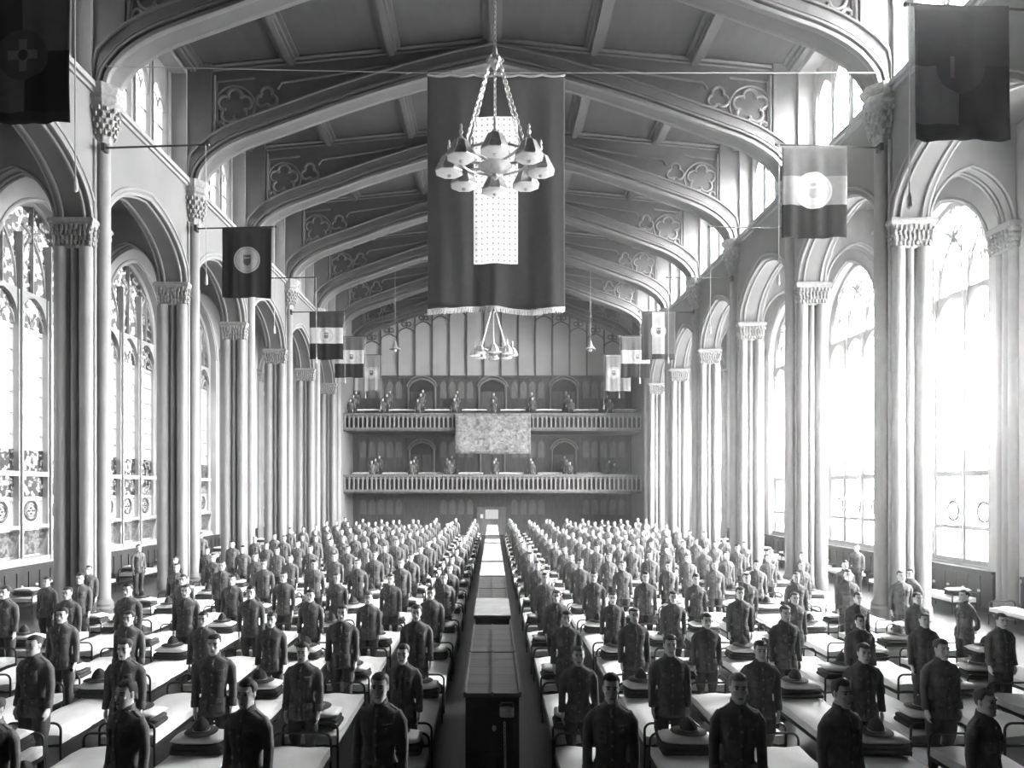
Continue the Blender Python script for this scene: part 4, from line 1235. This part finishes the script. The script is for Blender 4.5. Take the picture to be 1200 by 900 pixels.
# ---------------------------------------------------------------- cloth helpers
def cloth_mat(name, build, translucent=0.15):
    """build(nt, u, v) returns a grey socket; u, v in metres from the cloth's top left corner"""
    m, nt, out = new_mat(name)
    tc_ = N(nt, 'ShaderNodeTexCoord'); sp_ = N(nt, 'ShaderNodeSeparateXYZ'); nt.links.new(tc_.outputs['Object'], sp_.inputs[0])
    v = math_node(nt, 'MULTIPLY', sp_.outputs[2], -1.0)
    val = build(nt, sp_.outputs[0], v)
    if isinstance(val, (int, float)):
        cb = N(nt, 'ShaderNodeValue'); cb.outputs[0].default_value = val; val = cb.outputs[0]
    wv = N(nt, 'ShaderNodeTexNoise'); wv.inputs['Scale'].default_value = 6; nt.links.new(tc_.outputs['Object'], wv.inputs['Vector'])
    val = math_node(nt, 'MULTIPLY', val, math_node(nt, 'ADD', math_node(nt, 'MULTIPLY', wv.outputs['Fac'], .3), .85))
    cmb = N(nt, 'ShaderNodeCombineColor')
    for i in range(3): nt.links.new(val, cmb.inputs[i])
    d = N(nt, 'ShaderNodeBsdfDiffuse'); t = N(nt, 'ShaderNodeBsdfTranslucent'); mx = N(nt, 'ShaderNodeMixShader'); mx.inputs[0].default_value = translucent
    nt.links.new(cmb.outputs[0], d.inputs[0]); nt.links.new(cmb.outputs[0], t.inputs[0])
    nt.links.new(d.outputs[0], mx.inputs[1]); nt.links.new(t.outputs[0], mx.inputs[2]); nt.links.new(mx.outputs[0], out.inputs[0])
    return m
def sel(nt, mask, a, b):
    """mask ? a : b"""
    def k(x, y): return math_node(nt, 'MULTIPLY', x, y)
    inv = math_node(nt, 'SUBTRACT', 1.0, mask)
    return math_node(nt, 'ADD', k(mask, a), k(inv, b))
def lt(nt, a, b): return math_node(nt, 'LESS_THAN', a, b)
def disc(nt, u, v, cu, cv, r):
    du = math_node(nt, 'SUBTRACT', u, cu); dv = math_node(nt, 'SUBTRACT', v, cv)
    return lt(nt, math_node(nt, 'ADD', math_node(nt, 'MULTIPLY', du, du), math_node(nt, 'MULTIPLY', dv, dv)), r * r)
def rect(nt, u, v, u0, u1, v0, v1):
    a = math_node(nt, 'MULTIPLY', math_node(nt, 'GREATER_THAN', u, u0), lt(nt, u, u1))
    b = math_node(nt, 'MULTIPLY', math_node(nt, 'GREATER_THAN', v, v0), lt(nt, v, v1))
    return math_node(nt, 'MULTIPLY', a, b)
def seal(nt, u, v, cu, cv, r, base, field, dark):
    """a plain round seal: ring, field and a small shield"""
    x = sel(nt, disc(nt, u, v, cu, cv, r), field, base)
    x = sel(nt, math_node(nt, 'MULTIPLY', disc(nt, u, v, cu, cv, r * .9), math_node(nt, 'SUBTRACT', 1.0, disc(nt, u, v, cu, cv, r * .83))), (field + dark) / 2, x)
    x = sel(nt, rect(nt, u, v, cu - r * .28, cu + r * .28, cv - r * .4, cv + r * .15), dark, x)
    x = sel(nt, math_node(nt, 'MULTIPLY', disc(nt, u, v, cu, cv + r * .12, r * .3), math_node(nt, 'GREATER_THAN', v, cv)), dark, x)
    x = sel(nt, rect(nt, u, v, cu - r * .22, cu + r * .22, cv - r * .22, cv - r * .1), field, x)
    return x
def cloth_mesh(w, h, nx, ny, amp, seed, th=.006, hem=0.02):
    rr = random.Random(seed); ph = [rr.uniform(0, 6) for _ in range(5)]
    P = []
    for j in range(ny + 1):
        v = j / ny
        for i in range(nx + 1):
            u = i / nx
            y = amp * (v ** .6) * (math.sin(u * 17 + ph[0] + .8 * v) * .6 + math.sin(u * 31 + ph[1] - v) * .35 + .4 * math.sin(u * 6 + ph[2] + 2 * v))
            x = w * u + .012 * math.sin(v * 5 + ph[3]) * v
            z = -h * v - hem * v * math.sin(u * 9 + ph[4])
            P.append((x, y, z))
    m = MB(); W_ = nx + 1; n = len(P)
    fs = [(j * W_ + i, j * W_ + i + 1, (j + 1) * W_ + i + 1, (j + 1) * W_ + i) for j in range(ny) for i in range(nx)]
    ed = [i for i in range(nx)] + [j * W_ + nx for j in range(ny)] + [ny * W_ + i for i in range(nx, 0, -1)] + [j * W_ for j in range(ny, 0, -1)]
    m.add(P + [(x, y + th, z) for x, y, z in P], fs + [tuple(n + k for k in reversed(f)) for f in fs] + [(ed[q], n + ed[q], n + ed[(q + 1) % len(ed)], ed[(q + 1) % len(ed)]) for q in range(len(ed))])
    return m, P

# flags on horizontal poles that stand out from the wall shafts
def quarters(nt, u, v):
    x = sel(nt, lt(nt, v, 1.15), sel(nt, lt(nt, u, .86), .03, .10), sel(nt, lt(nt, u, .9), .11, .02))
    x = sel(nt, lt(nt, v, 2.28), x, .035)
    x = sel(nt, disc(nt, u, v, .86, 1.22, .47), .07, x)
    c = math_node(nt, 'MAXIMUM', rect(nt, u, v, .79, .95, .92, 1.52), rect(nt, u, v, .57, 1.15, 1.13, 1.3))
    x = sel(nt, c, .16, x)
    return sel(nt, disc(nt, u, v, .87, 1.215, .1), .03, x)
def quarters2(nt, u, v):
    x = sel(nt, lt(nt, v, 1.12), .03, sel(nt, lt(nt, u, .86), .09, .015))
    x = sel(nt, lt(nt, v, 2.2), x, .018)
    x = sel(nt, disc(nt, u, v, .86, 1.15, .46), .035, x)
    return sel(nt, rect(nt, u, v, .66, .74, .95, 1.35), .1, x)
def disc_dark(nt, u, v):
    x = sel(nt, math_node(nt, 'MULTIPLY', math_node(nt, 'GREATER_THAN', u, .4), lt(nt, u, 1.35)), .05, .035)
    return seal(nt, u, v, .88, 1.15, .47, x, .42, .12)
def bands(top, mid, bot, cu=.88, r=.38, fld=.6, dk=.15, v1=.82, v2=1.65):
    def b(nt, u, v):
        x = sel(nt, lt(nt, v, v1), top, sel(nt, lt(nt, v, v2), mid, bot))
        return seal(nt, u, v, cu, (v1 + v2) / 2, r, x, fld, dk)
    return b
def vertical(nt, u, v):
    x = sel(nt, lt(nt, u, .55), .08, sel(nt, lt(nt, u, 1.2), .5, .16))
    x = sel(nt, math_node(nt, 'GREATER_THAN', v, 2.2), .07, x)
    return seal(nt, u, v, .88, 1.0, .4, x, .62, .2)
FLAGS = {
    ('left', 0): (quarters, 'dark quartered flag with a pale cross in a round seal, nearest on the left wall'),
    ('left', 2): (disc_dark, 'dark flag with one round picture seal, on the second occupied pole of the left wall'),
    ('left', 4): (bands(.07, .62, .03), 'flag of grey, white and dark bands with a cross seal, third along the left wall'),
    ('left', 5): (bands(.14, .55, .04, 1.0), 'flag of grey, white and dark bands, fourth along the left wall'),
    ('left', 6): (bands(.3, .38, .34, 1.2, .42), 'pale flag with a white round seal, farthest on the left wall'),
    ('right', 0): (quarters2, 'large dark quartered flag, nearest on the right wall'),
    ('right', 1): (bands(.2, .4, .05, .86, .5, .85, .6, .82, 1.6), 'flag of grey, light and dark bands with a big white disc, second on right wall'),
    ('right', 4): (vertical, 'flag of upright dark and white stripes with a seal, third along the right wall'),
    ('right', 5): (bands(.16, .6, .04, 1.0, .36), 'flag of grey, white and dark bands with a small shield, fourth on right wall'),
    ('right', 6): (bands(.25, .3, .33, .6, .42), 'pale flag with a white round seal, farthest on the right wall'),
}
cm_i = 0
for s, nm in SIDES:
    for k in range(0, 7):
        y = YK[k - 1] - (.55 if k < 6 else .55)
        zt = 12.93 if (nm, k) != ('right', 0) else 12.62
        f = FLAGS.get((nm, k))
        root = thing('flag' if f else 'flagpole', f[1] if f else f'bare horizontal flagpole on the {ORD[k + 1]} wall shaft of the {nm} arcade', 'flag' if f else 'flagpole', (s * (FACE - .33), y, zt))
        p = MB(); p.tube([(0, .2, 0), (-s * 2.9, 0, 0)], .028, 8); p.ball((-s * 2.93, 0, 0), .045, 8); p.box(*sorted((s * .04, -s * .06)), .1, .32, -.1, .1)
        part('pole', p, 'iron', root)
        c = MB(); c.tube([(-s * 2.86, -.02, 0), (-s * 2.88, -.03, -3.6)], .012, 5); c.lathe([(.01, .1), (.04, .0), (.05, -.18), (.01, -.22)], (-s * 2.88, -.03, -3.6), 8)
        part('cord', c, 'pale_rope', root)
        if f:
            cm_i += 1
            w, h = 1.76, 2.5
            me, P = cloth_mesh(w, h, 28, 24, .05, cm_i)
            cloth_mat(f'flag_cloth_{cm_i}', f[0], .3)
            o = part('flag_cloth', me, f'flag_cloth_{cm_i}', root, 180)
            x0 = min(-s * 1.02, -s * 2.78); o.location = (x0, -.02, -.04)

# ---------------------------------------------------------------- great starred banner on a rope across the hall
BY = 19.6
bw, bh = 161 * BY / F, 274 * BY / F
bx0, bz = (501 - VPX) * BY / F, CAM_Z + (VPY - 89) * BY / F
pw0, pw1 = (555 - 501) * BY / F, (607 - 501) * BY / F; pv0, pv1 = (137 - 89) * BY / F, (309 - 89) * BY / F
def banner_col(nt, u, v): return sel(nt, rect(nt, u, v, pw0, pw1, pv0, pv1), .95, .15)
cloth_mat('banner_cloth', banner_col, .6)
root = thing('banner', 'huge dark banner with a white panel of stars hanging behind the near chandelier', 'banner', (bx0, BY, bz))
me, P = cloth_mesh(bw, bh, 70, 40, .10, 3, hem=.05)
part('banner_cloth', me, 'banner_cloth', root, 180)
def cloth_y(u, v):
    i = min(69, max(0, int(u / bw * 70))); j = min(39, max(0, int(v / bh * 40)))
    return min(P[(j + a) * 71 + i + b][1] for a in (0, 1) for b in (0, 1))
stars = MB()
for r in range(26):
    for c in range(8):
        u = pw0 + (pw1 - pw0) * (c + .5) / 8; v = pv0 + (pv1 - pv0) * (r + .5) / 26
        if 11 <= r <= 12 and 3 <= c <= 4: continue
        yy = cloth_y(u, v) - .012
        pts = [(u + (.034 if q % 2 == 0 else .014) * math.sin(q * PI / 5), yy, -v + (.034 if q % 2 == 0 else .014) * math.cos(q * PI / 5)) for q in range(10)]
        b = len(stars.v); stars.v += pts + [(x, y_ + .008, z) for x, y_, z in pts]
        stars.f.append(tuple(b + q for q in range(10))); stars.m.append(0)
        for q in range(10): stars.f.append((b + q, b + (q + 1) % 10, b + 10 + (q + 1) % 10, b + 10 + q)); stars.m.append(0)
part('star_pattern', stars, 'star_blue', root, 0)
fr = MB()
for i in range(150):
    u = bw * (i + .5) / 150; zz = -bh - .05 * math.sin(u / bw * 9 + 1); y_ = cloth_y(u, bh * .99)
    fr.tube([(u, y_, zz + .06), (u + R.uniform(-.01, .01), y_ + R.uniform(-.01, .02), zz - .07 - R.uniform(0, .03))], [.018, .012], 4)
part('fringe', fr, 'fringe', root)
tp = MB(); n = 6
pts = []
for i in range(n):
    for q in range(6):
        t = q / 6; pts.append((bw * (i + t) / n, -.01, .02 - .05 * math.sin(PI * t)))
pts.append((bw, -.01, .02)); tp.tube(pts, .028, 6); part('heading_rope', tp, 'pale_rope', root)
for i in range(n + 1):
    r_ = MB(); x = bw * i / n; r_.tube([(x + .03 * math.cos(t), -.01, .06 + .05 * math.sin(t)) for t in (2 * PI * q / 10 for q in range(10))], .01, 4, closed=True); part('ring', r_, 'iron', root)
lr = MB(); lr.tube([(-FACE + .45, BY + .1, bz + .32), (bx0, BY - .01, bz + .075), (bx0 + bw, BY - .01, bz + .075), (FACE - .45, BY + .1, bz + .14)], .014, 5)
lo_ = part('rope', lr, 'rope', root); lo_.location = (-bx0, -BY, -bz)

# mottled tapestry over the upper gallery front
def tapestry(nt, u, v):
    tc_ = N(nt, 'ShaderNodeTexCoord'); nz = N(nt, 'ShaderNodeTexNoise'); nz.inputs['Scale'].default_value = 3.2; nz.inputs['Detail'].default_value = 9; nz.inputs['Distortion'].default_value = 1.2
    nt.links.new(tc_.outputs['Object'], nz.inputs['Vector'])
    x = math_node(nt, 'MULTIPLY', math_node(nt, 'SUBTRACT', nz.outputs['Fac'], .2), .75)
    edge = rect(nt, u, v, .25, 5.35, .22, 2.8)
    return sel(nt, edge, x, math_node(nt, 'MULTIPLY', x, .75))
cloth_mat('tapestry_cloth', tapestry, .05)
TY = GY - .3
root = thing('tapestry', 'grey mottled tapestry hung over the middle of the upper gallery front', 'tapestry', ((533 - VPX) * TY / F, TY, CAM_Z + (VPY - 484) * TY / F))
me, P = cloth_mesh(89 * TY / F, 48 * TY / F, 50, 16, .05, 11, .015)
part('tapestry_cloth', me, 'tapestry_cloth', root, 180)
tr = MB(); tr.tube([(-.05, .01, 0), (89 * TY / F + .05, .01, 0)], .035, 6); part('hanging_rod', tr, 'dark_oak', root)

# ---------------------------------------------------------------- daylight, camera, view
W = bpy.data.worlds.new('overcast_daylight'); S.world = W; W.use_nodes = True
nt = W.node_tree; nt.nodes.clear()
wo = nt.nodes.new('ShaderNodeOutputWorld'); bg = nt.nodes.new('ShaderNodeBackground')
tc = nt.nodes.new('ShaderNodeTexCoord'); sp = nt.nodes.new('ShaderNodeSeparateXYZ'); nt.links.new(tc.outputs['Generated'], sp.inputs[0])
mr = nt.nodes.new('ShaderNodeMapRange'); mr.inputs['From Min'].default_value = -.2; mr.inputs['From Max'].default_value = .75
mr.inputs['To Min'].default_value = SKY_LEFT; mr.inputs['To Max'].default_value = SKY_RIGHT
nt.links.new(sp.outputs[0], mr.inputs['Value']); mr.interpolation_type = 'SMOOTHSTEP'
gr = nt.nodes.new('ShaderNodeMapRange'); gr.inputs['From Min'].default_value = -.12; gr.inputs['From Max'].default_value = .05
gr.inputs['To Min'].default_value = SKY_GROUND; gr.inputs['To Max'].default_value = 1.0
nt.links.new(sp.outputs[2], gr.inputs['Value'])
st = math_node(nt, 'MULTIPLY', mr.outputs[0], gr.outputs[0])
nt.links.new(st, bg.inputs['Strength']); bg.inputs[0].default_value = grey(1.0)
nt.links.new(bg.outputs[0], wo.inputs[0])
for i, (x, y, z, wy, hz, s) in enumerate(PORTALS):
    L = bpy.data.lights.new('daylight_portal', 'AREA'); L.shape = 'RECTANGLE'; L.size = hz; L.size_y = wy
    L.cycles.is_portal = True
    o = bpy.data.objects.new('daylight_portal', L); COL.objects.link(o)
    o.location = (x, y, z); o.rotation_euler = (0, s * PI / 2, 0)
if HAZE > 0:  # veils the far end; scatter added to imitate lens glow round the windows
    hz = MB(); hz.box(-15.4, 15.4, -2.6, END_Y + .5, -.4, RIDGE + .6)
    m, nt, out = new_mat('glow_haze'); vs = N(nt, 'ShaderNodeVolumeScatter'); vs.inputs['Density'].default_value = HAZE; vs.inputs['Anisotropy'].default_value = HAZE_G
    nt.links.new(vs.outputs[0], out.inputs['Volume'])
    tag(link('haze', hz.mesh('haze', 'glow_haze', 0)), 'thin haze filling the hall, added in part for the glow at the windows', 'haze', None, 'structure')
cam = bpy.data.cameras.new('camera'); co = bpy.data.objects.new('camera', cam); COL.objects.link(co)
co.location = (0, 0, CAM_Z); co.rotation_euler = (PI / 2, 0, 0)
cam.sensor_width = 36; cam.lens = 36 * F / 1200
cam.shift_x = (600 - VPX) / 1200; cam.shift_y = (VPY - 450) / 1200
cam.clip_start = .1; cam.clip_end = 200
S.camera = co
S.view_settings.view_transform = 'Standard'; S.view_settings.look = 'None'; S.view_settings.gamma = 1.0
S.view_settings.use_curve_mapping = False; S.view_settings.exposure = EXPOSURE
cy = S.cycles
cy.max_bounces = 8; cy.diffuse_bounces = 5; cy.glossy_bounces = 3; cy.transmission_bounces = 6; cy.transparent_max_bounces = 12
cy.use_denoising = True; cy.use_adaptive_sampling = True; cy.adaptive_threshold = 0.015
cy.caustics_reflective = False; cy.caustics_refractive = False; cy.sample_clamp_indirect = 12
